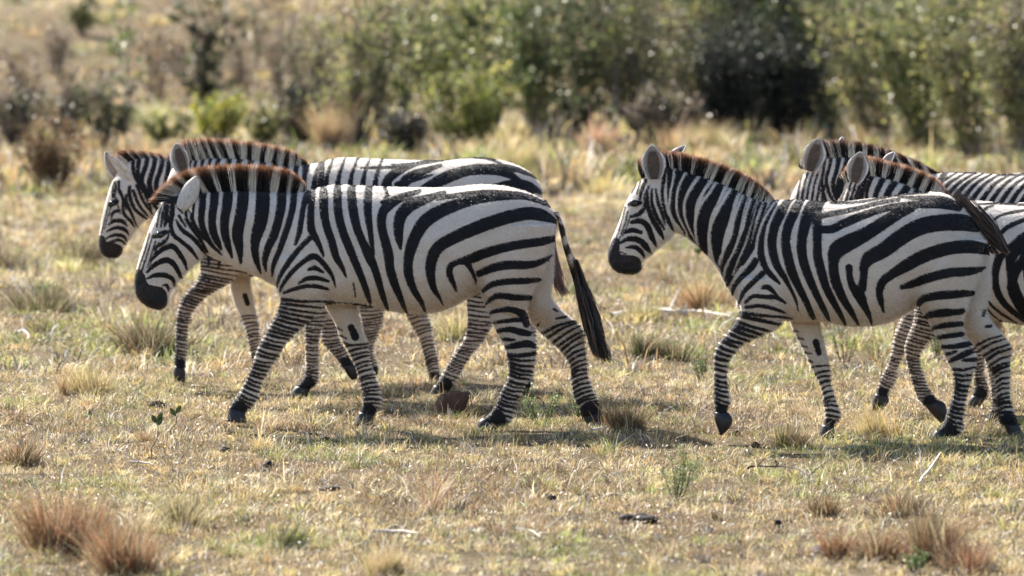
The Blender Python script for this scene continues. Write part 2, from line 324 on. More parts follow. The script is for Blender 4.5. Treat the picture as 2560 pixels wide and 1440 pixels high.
class Field:
    """signed distance (photo pixels) to the dark stripes drawn on the flank, positive inside"""
    def __init__(s, x0, y0, x1, y1):
        s.x0, s.y0 = int(x0), int(y0); s.w = int(x1-x0); s.h = int(y1-y0)
        s.f = np.full((s.h, s.w), -9.0, np.float32); s.m = np.zeros((s.h, s.w), np.float32)
    def copy(s):
        n = Field(s.x0, s.y0, s.x0+s.w, s.y0+s.h); n.f = s.f.copy(); n.m = s.m.copy(); return n
    def _dist(s, P):
        mx = max(p[2] for p in P)/2+10
        xa = max(int(min(p[0] for p in P)-mx-s.x0), 0); xb = min(int(max(p[0] for p in P)+mx-s.x0), s.w)
        ya = max(int(min(p[1] for p in P)-mx-s.y0), 0); yb = min(int(max(p[1] for p in P)+mx-s.y0), s.h)
        if xa >= xb or ya >= yb: return None
        X, Y = np.meshgrid(np.arange(xa, xb)+s.x0, np.arange(ya, yb)+s.y0); best = np.full(X.shape, -99.0)
        for p, q in zip(P, P[1:]):
            dx, dy = q[0]-p[0], q[1]-p[1]; l = dx*dx+dy*dy+1e-6
            t = np.clip(((X-p[0])*dx+(Y-p[1])*dy)/l, 0, 1)
            d = np.hypot(X-p[0]-t*dx, Y-p[1]-t*dy); best = np.maximum(best, (p[2]+(q[2]-p[2])*t)/2-d)
        return xa, xb, ya, yb, best
    def black(s, P, muzzle=False):
        r = s._dist(cat(P, 3) if len(P) > 2 else P)
        if r is None: return
        xa, xb, ya, yb, b = r; s.f[ya:yb, xa:xb] = np.maximum(s.f[ya:yb, xa:xb], np.clip(b, -9, 9))
        if muzzle: s.m[ya:yb, xa:xb] = np.maximum(s.m[ya:yb, xa:xb], np.clip(b/6+0.5, 0, 1))
    def white(s, P):
        r = s._dist(cat(P, 3) if len(P) > 2 else P)
        if r is None: return
        xa, xb, ya, yb, b = r; s.f[ya:yb, xa:xb] = np.minimum(s.f[ya:yb, xa:xb], -np.clip(b, -9, 9))
    def get(s, px, py, arr=None):
        a = s.f if arr is None else arr
        u = np.clip(px-s.x0, 0, s.w-1.01); v = np.clip(py-s.y0, 0, s.h-1.01); i = u.astype(int); j = v.astype(int); fu = u-i; fv = v-j
        return (a[j, i]*(1-fu)+a[j, i+1]*fu)*(1-fv)+(a[j+1, i]*(1-fu)+a[j+1, i+1]*fu)*fv
def bands(fld, S, i0, i1, sp0, sp1, duty0, duty1, sag=3, inner=False, seed=1, slope=0.0):
    """horizontal leg stripes between stations i0..i1 of leg S; spacing/duty run from top to bottom"""
    rs = np.random.default_rng(seed); T = cat([s[:5] for s in S[i0:i1+1]], 8)
    mid = np.stack([(T[:, 0]+T[:, 2])/2, (T[:, 1]+T[:, 3])/2], 1); seg = np.r_[0, np.cumsum(np.hypot(*np.diff(mid, axis=0).T))]
    pos = 0.0; tot = seg[-1]
    while pos < tot:
        u = pos/tot; sp = sp0+(sp1-sp0)*u; du = duty0+(duty1-duty0)*u
        g = lambda c, q: np.interp(q, seg, T[:, c])
        q = pos+rs.normal()*0.05*sp; sl = slope*(1+0.15*rs.normal())
        fx, fy = g(0, q+sl), g(1, q+sl); bx, by = g(2, q-sl), g(3, q-sl)
        ax = np.array([bx-fx, by-fy]); L = np.hypot(*ax)+1e-6; dn = np.array([-ax[1], ax[0]])/L
        if dn[1] < 0: dn = -dn
        w = (sp*du-1.7)*(1+0.12*rs.normal()); jj = rs.normal(size=3)*0.045*sp
        e = 1.0 if not inner else rs.uniform(0.45, 1.0)
        pts = []
        for t, ww, sg in ((-0.25, 1.1, 0), (0.15, 1.15, 0.5), (0.5, 1.0, 1.0), (0.8, 0.85, 0.6), (1.2, 0.65, 0)):
            t *= e; p = np.array([fx, fy])+ax*t+dn*(sag*sg+jj[min(int(abs(t)*2.5), 2)]*0.8)
            pts.append((p[0], p[1], max(w*ww, 1.0)*(1 if not inner else (1-0.5*max(t, 0)))))
        fld.black(pts)
        if rs.random() < 0.13 and sp > 9:      # a forked stripe
            m = pts[2]; k = pts[4]; fld.black([(m[0], m[1], w*0.6), (k[0]+dn[0]*sp*0.5, k[1]+dn[1]*sp*0.5, w*0.4)])
        pos += sp*(1+0.09*rs.normal())
def cc(ox, oy, sc):
    return lambda L: [(ox+x/sc, oy+y/sc, w/sc) for x, y, w in L]
def ear_mesh(name, D, off, base, tip, width, face, kind, curl=0.55, seed=0):
    """cupped, thick ear; face = world direction the opening looks to"""
    b = at(base[0], base[1], D+off); t = at(tip[0], tip[1], D+off); ax = t-b; ln = np.linalg.norm(ax); ax /= ln
    f = np.array(face, float); f -= ax*f.dot(ax); f /= np.linalg.norm(f); sd_ = np.cross(ax, f); W = width*D/FPX/2
    nu, nv = 15, 13; V = []; C = []; rs = np.random.default_rng(seed)
    for layer in (0, 1):
        for i in range(nu):
            u = i/(nu-1); wd = W*(0.50+0.62*math.sin(min(u, 1)**0.85*math.pi*0.92))*(1-max(u-0.55, 0)**2*3.6) ; wd = max(wd, 0.0015)
            if i == nu-1: wd = 0.0015
            for j in range(nv):
                s = -1+2*j/(nv-1); th = s*(1.75-0.55*u)*1.0
                rx = math.sin(th)/math.sin(1.5); cz = (1-math.cos(th))
                p = b+ax*ln*u + sd_*wd*rx*0.98 + f*(wd*curl*cz*1.0)
                if layer == 1:
                    nrm = (sd_*math.sin(th)*1.0 - f*math.cos(th)); p = p+nrm*0.007
                V.append(p)
                edge = abs(s) > 0.80 or u > 0.93
                if layer == 0: c = (0.72, 0.68, 0.64) if edge else ((0.10, 0.075, 0.06) if abs(s) < 0.35 and u < 0.8 and kind != 'pale' else (0.33, 0.27, 0.23))
                else:
                    c = (0.62, 0.59, 0.56) if u < 0.78 else (0.05, 0.04, 0.035)
                    if 0.2 < u < 0.3 and kind != 'pale': c = (0.10, 0.08, 0.07)
                    if kind == 'pale': c = (0.60, 0.55, 0.50) if u < 0.93 else (0.3, 0.22, 0.18)
                k = 1+0.12*rs.normal(); C.append([x*k for x in c])
    F = []; n = nu*nv
    for i in range(nu-1):
        for j in range(nv-1):
            a = i*nv+j; F.append((a, a+1, a+nv+1, a+nv)); F.append((n+a, n+a+nv, n+a+nv+1, n+a+1))
    for i in range(nu-1):
        a = i*nv; F.append((a, a+nv, n+a+nv, n+a)); a += nv-1; F.append((a, n+a, n+a+nv, a+nv))
    for j in range(nv-1):
        F.append((j, n+j, n+j+1, j+1)); a = (nu-1)*nv+j; F.append((a, a+1, n+a+1, n+a))
    V = np.array(V)
    return raw_mesh(name, V, np.array(F), np.clip(np.array(C), 0, 1), smooth=True)
def hair_along(roots, tips, n, D, spread, fld, seed, tipcol=(0.36, 0.17, 0.085), tipfrac=0.79, wid=0.0015, jit=3.0, tipband=1.0, mask_y=12):
    """erect mane: hairs from root line to tip line, pigment at the root follows the neck stripes"""
    rs = np.random.default_rng(seed); roots = cat(roots, 6); tips = cat(tips, 6); k = 5
    u = rs.random(n)*(len(roots)-1); i = np.minimum(u.astype(int), len(roots)-2); f = (u-i)[:, None]
    a = roots[i]*(1-f)+roots[i+1]*f; b = tips[i]*(1-f)+tips[i+1]*f
    u2 = np.clip(u+rs.normal(size=n)*0.25, 0, len(roots)-1.001); i2 = np.minimum(u2.astype(int), len(roots)-2); f2 = (u2-i2)[:, None]
    b = tips[i2]*(1-f2)+tips[i2+1]*f2; clump = np.sin(u*2.1+np.sin(u*5.0))*1.0+np.sin(u*9.0)*0.6
    ln = 0.96+0.07*rs.normal(size=n)-0.25*(rs.random(n) < 0.10)
    b = a+(b-a)*ln[:, None]; b[:, 0] += rs.normal(size=n)*jit*0.6+clump; b[:, 1] += rs.normal(size=n)*jit*0.3
    y = rs.normal(size=n)*spread; y1 = y*1.25+rs.normal(size=n)*0.006
    a[:, 1] += mask_y*rs.random(n)+np.abs(y)*60
    P = np.zeros((n, k, 3)); Cc = np.zeros((n, k, 3)); st = fld.get(a[:, 0], a[:, 1]+8+mask_y)
    dark = (st+rs.normal(size=n)*0.8) > 0
    root = np.where(dark[:, None], np.array([[0.012, 0.010, 0.012]]), np.array([[0.86, 0.80, 0.70]]))
    bend = rs.normal(size=n)*2.5
    for q in range(k):
        t = q/(k-1); p = a*(1-t)+b*t; p = p.copy(); p[:, 0] += bend*math.sin(math.pi*t)
        yy = y*(1-t)+y1*t; w3 = at_many(p[:, 0], p[:, 1], D+yy); P[:, q] = w3
        g = np.clip((t-tipfrac-rs.normal(size=n)*0.10+(~dark)*0.06)/0.22, 0, 1)[:, None]*tipband
        Cc[:, q] = root*(1-g)+np.array([tipcol])*(0.7+0.6*rs.random((n, 1)))*g
    Wd = np.outer(wid*(0.7+0.6*rs.random(n)), np.array([1, 1, .9, .7, .15]))
    S = rs.normal(size=(n, 3)); S[:, 2] *= 0.15; S /= np.linalg.norm(S, axis=1)[:, None]
    return P, Wd, S, np.clip(Cc, 0, 1)
def at_many(px, py, D):
    a = (px-1280)/FPX; b = (720-py)/FPX; d1 = CP+b*SP; s = D/d1
    return np.stack([a*s, d1*s, CAMH+(-SP+b*CP)*s], -1)
def px_of(V):
    """world -> photo pixels"""
    x, y, z = V[:, 0], V[:, 1], V[:, 2]-CAMH; dep = y*CP-z*SP; up = y*SP+z*CP
    return 1280+FPX*x/dep, 720-FPX*up/dep
def build_zebra(Z):
    D = Z['D']; near, far = Z['near'], Z['far']
    # -- body: one closed skin grown from lofted limbs
    bm = bmesh.new()
    loft(bm, Z['torso'], D, 0, 28); loft(bm, Z['neck'], D, 0, 24); loft(bm, Z['head'], D, 0, 24)
    for k, sgn in (('nf', -1), ('ff', 1), ('nh', -1), ('fh', 1)):
        S = Z[k]; n = len(S); hind = k[1] == 'h'; top = 0.115 if hind else 0.115; bot = 0.10 if hind else 0.09
        S2 = [tuple(s)+(sgn*(top+(bot-top)*min(i/5, 1)),) for i, s in enumerate(S)]
        Z['_'+k] = S2; loft(bm, S2, D, 0, 18)
    for e in Z.get('extra', []): loft(bm, e[0], D, e[1], 18)
    bmesh.ops.recalc_face_normals(bm, faces=bm.faces)
    me = bpy.data.meshes.new('tmp'); bm.to_mesh(me); bm.free(); o = bpy.data.objects.new('tmp', me); COL.objects.link(o)
    md = o.modifiers.new('r', 'REMESH'); md.mode = 'VOXEL'; md.voxel_size = Z.get('vox', 0.0075); md.use_smooth_shade = True
    ms = o.modifiers.new('s', 'SMOOTH'); ms.factor = 0.5; ms.iterations = Z.get('it', 9)
    dg = bpy.context.evaluated_depsgraph_get(); me2 = bpy.data.meshes.new_from_object(o.evaluated_get(dg)); bpy.data.objects.remove(o)
    me2.name = 'zebra_body'; n = len(me2.vertices); V = np.zeros(n*3, np.float32); me2.vertices.foreach_get('co', V); V = V.reshape(n, 3).astype(float)
    # -- gentle muscle relief
    px, py = px_of(V); side = V[:, 1]-D
    relief = 0
    for (mx, my, rx, ry, amp) in Z.get('muscle', []):
        relief = relief + amp*np.exp(-((px-mx)/rx)**2-((py-my)/ry)**2)
    relief = relief + 0.0028*np.sin(px/23+np.sin(py/31)*1.6)*np.sin(py/27+1+np.sin(px/41))+0.002*np.sin(px/11+py/17)*np.sin(py/13-px/19)
    if not np.isscalar(relief):
        V[:, 1] += np.sign(side)*relief*np.clip(np.abs(side)/0.08, 0, 1)
        me2.vertices.foreach_set('co', V.astype(np.float32).ravel()); me2.update()
    sn = near.get(px, py); sf = far.get(px, py); st = np.where(side < 0, sn, sf)
    mzl = np.where(side < 0, near.get(px, py, near.m), far.get(px, py, far.m))
    bl = Z['belly']; ty = np.interp(px, [b[0] for b in bl], [b[1] for b in bl])
    tan = np.clip(1-(ty-py)/60, 0, 1)*0.55*(py < ty+14) + 0.12
    tan = tan + np.where(py > ty+14, 0.25, 0)
    x0_, x1_ = [q for q in (Z['torso'][3][0], Z['torso'][-1][0])]; tan = tan + 0.16*np.clip((px-x0_)/(x1_-x0_), 0, 1)*(py < ty+14)
    # under-belly and inner thighs carry no stripes
    for nm, arr in (('stripe', st), ('tan', tan), ('muzzle', mzl)):
        a_ = me2.attributes.new(nm, 'FLOAT', 'POINT'); a_.data.foreach_set('value', arr.astype(np.float32))
    foot = V[:, 2].min(); cx = V[:, 0].mean()
    root = empty('zebra', (cx, D, 0)); tag(root, Z['label'], 'zebra', 'zebras walking in line across the dry plain')
    link('body', me2, M_COAT, root)
    print('zebra', Z['label'][:30], n)
    # -- hooves
    for k, sgn in (('nf', -1), ('ff', 1), ('nh', -1), ('fh', 1)):
        S = Z['h'+k]; of = Z['_'+k][-1][5]; hm = loft_mesh('hoof', S, D, of, 16)
        at_ = hm.color_attributes.new('col', 'FLOAT_COLOR', 'POINT'); c = np.ones((len(hm.vertices), 4), np.float32); c[:, :3] = (0.016, 0.014, 0.016)
        at_.data.foreach_set('color', c.ravel()); link('hoof', hm, M_HOOF, root)
    # -- ears
    for e in Z['ears']: link('ear', ear_mesh('ear', D, *e), M_EAR, root)
    # -- eyes
    for sgn in (-1, 1):
        ex, ey, lat, r = Z['eye']; c = at(ex, ey, D+sgn*lat)
        bm = bmesh.new(); bmesh.ops.create_uvsphere(bm, u_segments=16, v_segments=10, radius=1.0)
        for v in bm.verts: v.co = Vector((v.co.x*r*1.25, v.co.y*r*0.8, v.co.z*r))+Vector(c)
        em = bpy.data.meshes.new('eye'); bm.to_mesh(em); bm.free()
        at_ = em.color_attributes.new('col', 'FLOAT_COLOR', 'POINT'); cc_ = np.ones((len(em.vertices), 4), np.float32); cc_[:, :3] = (0.008, 0.005, 0.004)
        at_.data.foreach_set('color', cc_.ravel())
        for p in em.polygons: p.use_smooth = True
        link('eye', em, M_EYE, root)
    # -- mane
    P, Wd, S, C = hair_along(Z['mroot'], Z['mtip'], int(Z.get('nm', 9000)*1.6), D, 0.011, near, 5, **Z.get('mopt', {}))
    link('mane', strips('mane', P, Wd, S, C), M_HAIR, root)
    # -- short coat fringe standing off the outline (back, croup, throat)
    nrm = np.zeros(n*3, np.float32); me2.vertices.foreach_get('normal', nrm); nrm = nrm.reshape(n, 3)
    rs = np.random.default_rng(3); pick = rs.choice(n, size=min(n, 80000), replace=False)
    base = V[pick]; nn = nrm[pick].astype(float); stp = st[pick]; mzp = mzl[pick]
    m = len(pick); ln = (0.009+0.008*rs.random(m))*np.where(mzp > 0.3, 0.3, 1)
    dirn = nn*0.42+np.array([0.75, 0, -0.45])+rs.normal(size=(m, 3))*0.22; dirn /= np.linalg.norm(dirn, axis=1)[:, None]
    dn = np.clip(np.sum(dirn*nn, 1), None, 0)[:, None]; dirn -= nn*(dn-0.15)*(dn < 0); 
    Pp = np.stack([base-nn*0.001, base+dirn*ln[:, None]*0.5+nn*0.002, base+dirn*ln[:, None]], 1)
    sd_ = np.cross(dirn, rs.normal(size=(m, 3))); sd_ /= np.linalg.norm(sd_, axis=1)[:, None]
    col = np.where((stp > 0)[:, None], np.array([[0.010, 0.009, 0.010]]), np.array([[0.72, 0.67, 0.62]]))
    Wf = np.outer(0.0011*(0.6+0.8*rs.random(m)), np.array([1, .8, .15]))
    link('coat_fringe', strips('coat_fringe', Pp, Wf, sd_, np.repeat(col[:, None, :], 3, 1)), M_HAIR, root)
    # -- tail
    if 'tail' in Z:
        tm = loft_mesh('tail', Z['tail'], D, Z.get('tailoff', 0.0), 12); nv = len(tm.vertices)
        TV = np.zeros(nv*3, np.float32); tm.vertices.foreach_get('co', TV); TV = TV.reshape(nv, 3); tx, ty_ = px_of(TV.astype(float))
        tf = Field(tx.min()-20, ty_.min()-20, tx.max()+20, ty_.max()+20); bands(tf, Z['tail'], 0, len(Z['tail'])-1, 11, 12, 0.45, 0.8, 2, seed=4)
        for nm, arr in (('stripe', tf.get(tx, ty_)), ('tan', np.full(nv, 0.2)), ('muzzle', np.zeros(nv))):
            a_ = tm.attributes.new(nm, 'FLOAT', 'POINT'); a_.data.foreach_set('value', arr.astype(np.float32))
        tail = link('tail', tm, M_COAT, root)
        rs = np.random.default_rng(11); guides = [cat(g, 4) for g in Z['tuft']]; k = len(guides[0]); n_ = Z.get('nt', 900)
        cw = rs.dirichlet(np.ones(len(guides))*0.4, 46); wts = cw[rs.integers(0, 46, n_)]*0.86+0.14*rs.dirichlet(np.ones(len(guides))*0.6, n_); G = np.array(guides)            # (g,k,2)
        P2 = np.einsum('ng,gkc->nkc', wts, G); le = np.clip(rs.normal(Z.get('tle', 0.80), Z.get('tls', 0.19), n_), 0.3, 1.0)
        st0 = rs.random(n_)*Z.get('tstart', 0.3)
        tt = np.linspace(0, 1, k)[None, :]*(le-st0)[:, None]+st0[:, None]
        idx = np.clip(tt*(k-1), 0, k-1.001); i0 = idx.astype(int); fr = (idx-i0)[..., None]; ar = np.arange(n_)[:, None]
        P2 = P2[ar, i0]*(1-fr)+P2[ar, i0+1]*fr
        P2 += rs.normal(size=(n_, 1, 2))*np.array([1.5, 1.5])+np.cumsum(rs.normal(size=(n_, k, 2))*0.55, 1)+(np.linspace(0, 1, k)[None, :, None]**1.5)*rs.normal(size=(n_, 1, 2))*np.array([5.0, 3.0])
        yy = rs.normal(size=n_)*0.016; P3 = np.stack([at_many(P2[:, q, 0], P2[:, q, 1], D+Z.get('tailoff', 0)+yy*(0.6+0.8*q/k)) for q in range(k)], 1)
        Sd = rs.normal(size=(n_, 3)); Sd /= np.linalg.norm(Sd, axis=1)[:, None]
        base = np.where(rs.random((n_, 1, 1)) < Z.get('tbrown', 0.25), np.array([[[0.20, 0.11, 0.07]]]), np.array([[[0.014, 0.012, 0.014]]])); 
        Ct = np.broadcast_to(base*(0.7+0.6*rs.random((n_, 1, 1))), (n_, k, 3))
        Wt = np.outer(0.0015*(0.7+0.6*rs.random(n_)), np.r_[np.ones(k-2), 0.7, 0.15])
        link('tail_tuft', strips('tail_tuft', P3, Wt, Sd, Ct), M_TAIL, tail)
    return root
# ================================================================== the herd (outlines in photo pixels, each at its own distance)
A_torso = [(700,482,668,690,58),(760,478,720,735,84),(829,463,800,757,100),(900,465,888,759,113),(975,468,968,773,122),(1060,470,1050,783,126),
 (1130,469,1124,767,122),(1201,462,1190,732,114),(1270,468,1255,720,102),(1333,488,1310,700,84),(1372,515,1350,665,56),(1391,548,1380,620,24)]
A_neck = [(790,476,745,735,70),(735,481,690,715,66),(680,478,640,688,59),(620,477,585,665,53),(560,477,535,643,47),(515,480,505,628,43),(484,488,480,615,40)]
A_head = [(440,480,520,600,36),(408,505,513,628,43),(382,550,503,645,45),(362,605,482,665,40),(350,640,463,684,35),(342,668,445,704,29),
 (335,700,430,722,27),(338,733,417,748,28),(351,754,413,766,24),(370,768,402,776,15)]
A_nf = [(690,640,825,640,40),(690,710,825,705,42),(702,748,813,748,36),(695,773,789,785,30),(678,807,751,821,25),(657,842,719,851,22),(643,870,702,879,22),
 (632,908,680,912,18),(619,939,658,947,15),(606,966,647,980,16),(594,988,640,1003,19),(578,1008,618,1025,16),(572,1022,612,1034,16)]
A_hnf = [(573,1016,613,1029,15),(570,1032,614,1040,19),(569,1054,617,1056,22)]
A_ff = [(790,690,880,690,34),(812,762,893,762,32),(834,800,900,800,27),(848,835,906,828,24),(862,863,918,860,23),(879,894,921,891,19),(893,932,933,929,15),
 (903,970,947,970,15),(907,995,952,1005,19),(903,1021,942,1025,15),(899,1034,938,1036,15)]
A_hff = [(898,1030,938,1034,15),(890,1047,934,1050,18),(884,1062,932,1064,21)]
A_nh = [(1200,560,1388,560,50),(1190,650,1372,645,56),(1198,721,1347,700,52),(1212,760,1321,753,43),(1228,798,1315,789,35),(1244,833,1324,817,29),(1260,862,1334,849,26),
 (1267,888,1341,881,25),(1271,916,1331,925,20),(1268,945,1318,953,17),(1254,974,1302,984,16),(1241,1003,1289,1013,17),(1228,1028,1277,1054,20),(1207,1047,1252,1066,17)]
A_hnh = [(1208,1044,1248,1066,16),(1196,1054,1240,1074,19),(1191,1078,1236,1086,22)]
A_fh = [(1270,600,1385,590,46),(1290,690,1382,690,46),(1308,750,1377,742,40),(1320,795,1402,775,34),(1350,830,1437,803,28),(1385,860,1457,825,25),(1408,885,1462,865,21),
 (1424,912,1467,905,17),(1427,945,1470,940,15),(1432,985,1482,978,16),(1447,1022,1497,1008,19),(1457,1045,1505,1033,16)]
A_hfh = [(1458,1040,1505,1030,16),(1464,1056,1508,1046,19),(1484,1079,1504,1078,20)]
c1 = cc(200,320,3.0); c2 = cc(680,360,2.88); c4 = cc(960,680,3.13); c3 = cc(400,620,2.88)
A_neckst = [c1(l) for l in [
 [(925,440,55),(915,600,50),(910,700,45),(940,800,45),(990,880,30),(1060,945,16)],
 [(1010,440,62),(1005,560,62),(990,680,58),(1000,780,58),(1035,860,45),(1060,910,15)],
 [(1110,440,72),(1105,560,75),(1085,680,68),(1085,780,62),(1110,880,50),(1140,970,16)],
 [(1225,440,85),(1220,560,85),(1200,680,85),(1180,800,85),(1195,900,60),(1205,1010,18)],
 [(1370,440,98),(1370,570,105),(1355,700,100),(1325,800,85),(1310,900,60),(1325,1000,45),(1355,1085,15)],
 [(1510,440,70),(1510,570,70),(1490,680,65),(1455,800,65),(1410,900,55),(1385,1000,40),(1395,1070,14)],
 [(1600,460,48),(1600,560,48),(1575,680,48),(1540,790,48),(1495,920,42),(1450,1030,34),(1440,1110,12)],
 [(1690,500,32),(1665,650,42),(1645,780,40),(1615,870,22)],
 [(850,560,26),(840,680,30),(885,770,28),(930,830,22)]]]
A_shst = [c1(l) for l in [
 [(1775,400,30),(1745,460,42),(1738,520,48),(1730,650,52),(1735,760,58),(1765,820,50),(1800,890,35),(1826,960,16)],
 [(1740,810,40),(1650,900,38),(1570,1000,42),(1500,1110,30),(1475,1190,12)],
 [(1500,1225,14),(1520,1170,28),(1590,1080,34),(1665,1010,34),(1745,960,46),(1800,990,40),(1850,1050,38),(1890,1110,28),(1915,1190,10)],
 [(1715,1062,22),(1760,1048,38),(1825,1082,16)],
 [(1640,1165,16),(1700,1130,32),(1780,1125,35),(1862,1150,20)],
 [(1530,1235,22),(1600,1210,28),(1700,1185,30),(1780,1188,32),(1860,1210,18)]]]
A_torst = [c2(l) for l in [
 [(372,270,34),(368,330,48),(370,390,58),(375,500,55),(395,600,52),(430,700,50),(460,810,46),(500,880,32),(532,955,12)],
 [(478,260,34),(470,310,46),(470,360,52),(475,480,55),(500,600,55),(545,720,55),(590,830,50),(640,950,45),(680,1060,38),(705,1140,22)],
 [(585,260,36),(574,310,48),(570,360,58),(585,480,60),(610,600,55),(650,700,52),(700,810,62),(740,900,50),(770,1000,45),(800,1100,38),(830,1185,20)],
 [(705,260,36),(695,320,48),(690,380,55),(690,500,50),(703,600,40),(716,700,30),(722,790,30)],
 [(1060,340,26),(960,372,44),(850,430,70),(795,500,60),(790,600,58),(815,700,60),(840,800,64),(850,900,58),(880,1000,55),(920,1100,40),(965,1210,18)],
 [(1240,350,26),(1120,392,54),(1000,440,82),(930,510,78),(910,600,68),(915,680,52),(925,755,14)],
 [(2000,450,16),(1850,385,40),(1700,370,58),(1500,388,70),(1350,430,75),(1200,490,85),(1100,560,88),(1040,650,80),(1000,750,75),(980,850,62),(985,950,58),(1020,1050,45),(1070,1130,34),(1098,1200,14)],
 [(2045,565,26),(1950,515,75),(1830,500,85),(1650,540,85),(1480,600,85),(1320,670,80),(1200,740,78),(1150,830,74),(1140,930,62),(1160,1030,42),(1200,1100,22),(1228,1155,8)],
 [(2048,670,34),(1950,700,54),(1800,720,58),(1650,750,60),(1520,790,64),(1420,830,62),(1330,852,38),(1282,885,42),(1280,945,42),(1308,1010,28),(1325,1060,8)],
 [(1400,850,46),(1430,900,28),(1460,970,20),(1465,1010,8)],
 [(2010,800,14),(1950,840,34),(1850,870,50),(1700,870,58),(1580,895,54),(1490,935,42)],
 [(1925,975,24),(1830,985,40),(1700,990,40),(1590,1008,38),(1522,1055,24)],
 [(1855,1105,34),(1750,1105,42),(1620,1092,38),(1540,1148,16)],
 [(1830,1300,40),(1812,1235,55),(1760,1202,42),(1680,1190,34),(1575,1212,22)],
 [(1820,1262,36),(1700,1272,26),(1600,1284,16)],
 [(585,1000,9),(600,1100,8)],[(380,1148,7),(480,1138,7),(600,1146,7),(720,1166,6)]]]
A_dorsal = [c2(l) for l in [[(300,270,20),(262,350,40),(250,420,30)],[(800,300,20),(830,370,30),(800,420,40)],[(1190,392,34),(1400,362,40),(1560,350,40),(1700,355,34),(1850,378,20)],[(860,400,30),(1000,400,34),(1150,396,30)]]]
A_thst = [c4(l) for l in [
 [(880,462,26),(980,448,44),(1070,470,54),(1135,482,44)],[(905,520,20),(980,530,28),(1025,530,14)],
 [(935,592,24),(1030,575,50),(1120,560,58),(1175,580,38)],[(955,640,18),(1060,650,28),(1185,630,20)]]]
hw_ = lambda w_: w_*1.15+0.5 if w_ > 5.6 else w_*0.85
A_headst = [[(420,502,14),(448,498,18),(482,494,12)]]+[[(x, y, hw_(w_)) for x, y, w_ in c1(l)] for l in [
 [(560,812,24),(600,798,36),(645,780,26)],[(548,920,10),(580,885,20),(625,858,22),(660,820,16),(664,770,14)],
 [(590,650,14),(575,740,12)],[(622,630,18),(605,742,14)],[(652,590,28),(640,700,22),(632,745,10)],[(690,550,26),(690,640,30),(655,700,24)],
 [(700,640,18),(680,720,26),(700,800,26),(760,850,25),(830,910,25),(880,980,16)],[(720,690,14),(760,760,25),(840,820,25),(900,890,22),(940,950,14)],
 [(742,660,18),(792,740,14)],[(800,600,12),(797,680,20),(850,765,22),(900,835,20),(950,925,18)],
 [(520,1002,14),(560,960,24),(610,915,30),(680,885,36),(730,920,30),(780,1000,26),(800,1065,10)],
 [(500,1082,16),(570,1020,30),(650,990,36),(710,1030,32),(750,1110,22),(757,1145,8)],
 [(498,1132,12),(560,1105,26),(640,1105,32),(700,1140,24),(702,1195,8)],[(620,1180,12),(652,1180,20),(662,1222,10)],
 [(522,790,14),(492,900,12),(458,1000,10),(432,1080,8)],[(545,800,14),(517,900,12),(484,1010,10),(458,1080,8)],[(566,850,12),(534,950,10),(502,1050,6)],
 [(895,890,14),(930,925,12),(940,960,8)],[(720,560,14),(735,600,16),(770,640,12)],[(608,600,10),(588,660,10)],[(640,560,12),(628,610,14)],[(480,1000,8),(470,1060,8)],[(588,860,10),(552,960,10),(520,1040,6)]]]
A_muz = [c1(l) for l in [[(440,1090,60),(448,1130,85),(450,1180,110),(480,1240,150),(560,1280,170),(590,1320,120)],[(500,1215,60),(590,1235,90),(610,1280,90)]]]
def make_fields(Z, strokes, muz, box, legs, whites=(), far_extra=()):
    nf = Field(*box)
    for l in strokes: nf.black(l)
    for l in whites: nf.white([(x, y, w_*0.8) for x, y, w_ in l])
    for l in muz: nf.black(l, True)
    ff = nf.copy()
    for key, i0, i1, sp0, sp1, d0, d1, sag, slope in legs:
        fld = nf if key[0] == 'n' else ff
        bands(fld, Z[key], i0, i1, sp0, sp1, d0, d1, sag, inner=False, seed=hash_seed(key)+Z.get('seed', 0), slope=slope)
    for l in far_extra: ff.black(l)
    for key in ('nf', 'ff', 'nh', 'fh'):
        fld = nf if key[0] == 'n' else ff; S = Z[key]; m = [((s[0]+s[2])/2, (s[1]+s[3])/2, math.hypot(s[2]-s[0], s[3]-s[1])*1.15) for s in S[-3:]]
        m = [((m[-2][0]+m[-1][0]*2)/3, (m[-2][1]+m[-1][1]*2)/3, m[-1][2]), m[-1]]; fld.black(m); h = Z['h'+key]; fld.black([m[-1], ((h[1][0]+h[1][2])/2, (h[1][1]+h[1][3])/2, 50)])
    Z['near'], Z['far'] = nf, ff
def hash_seed(k): return {'nf': 1, 'ff': 2, 'nh': 3, 'fh': 4}[k]

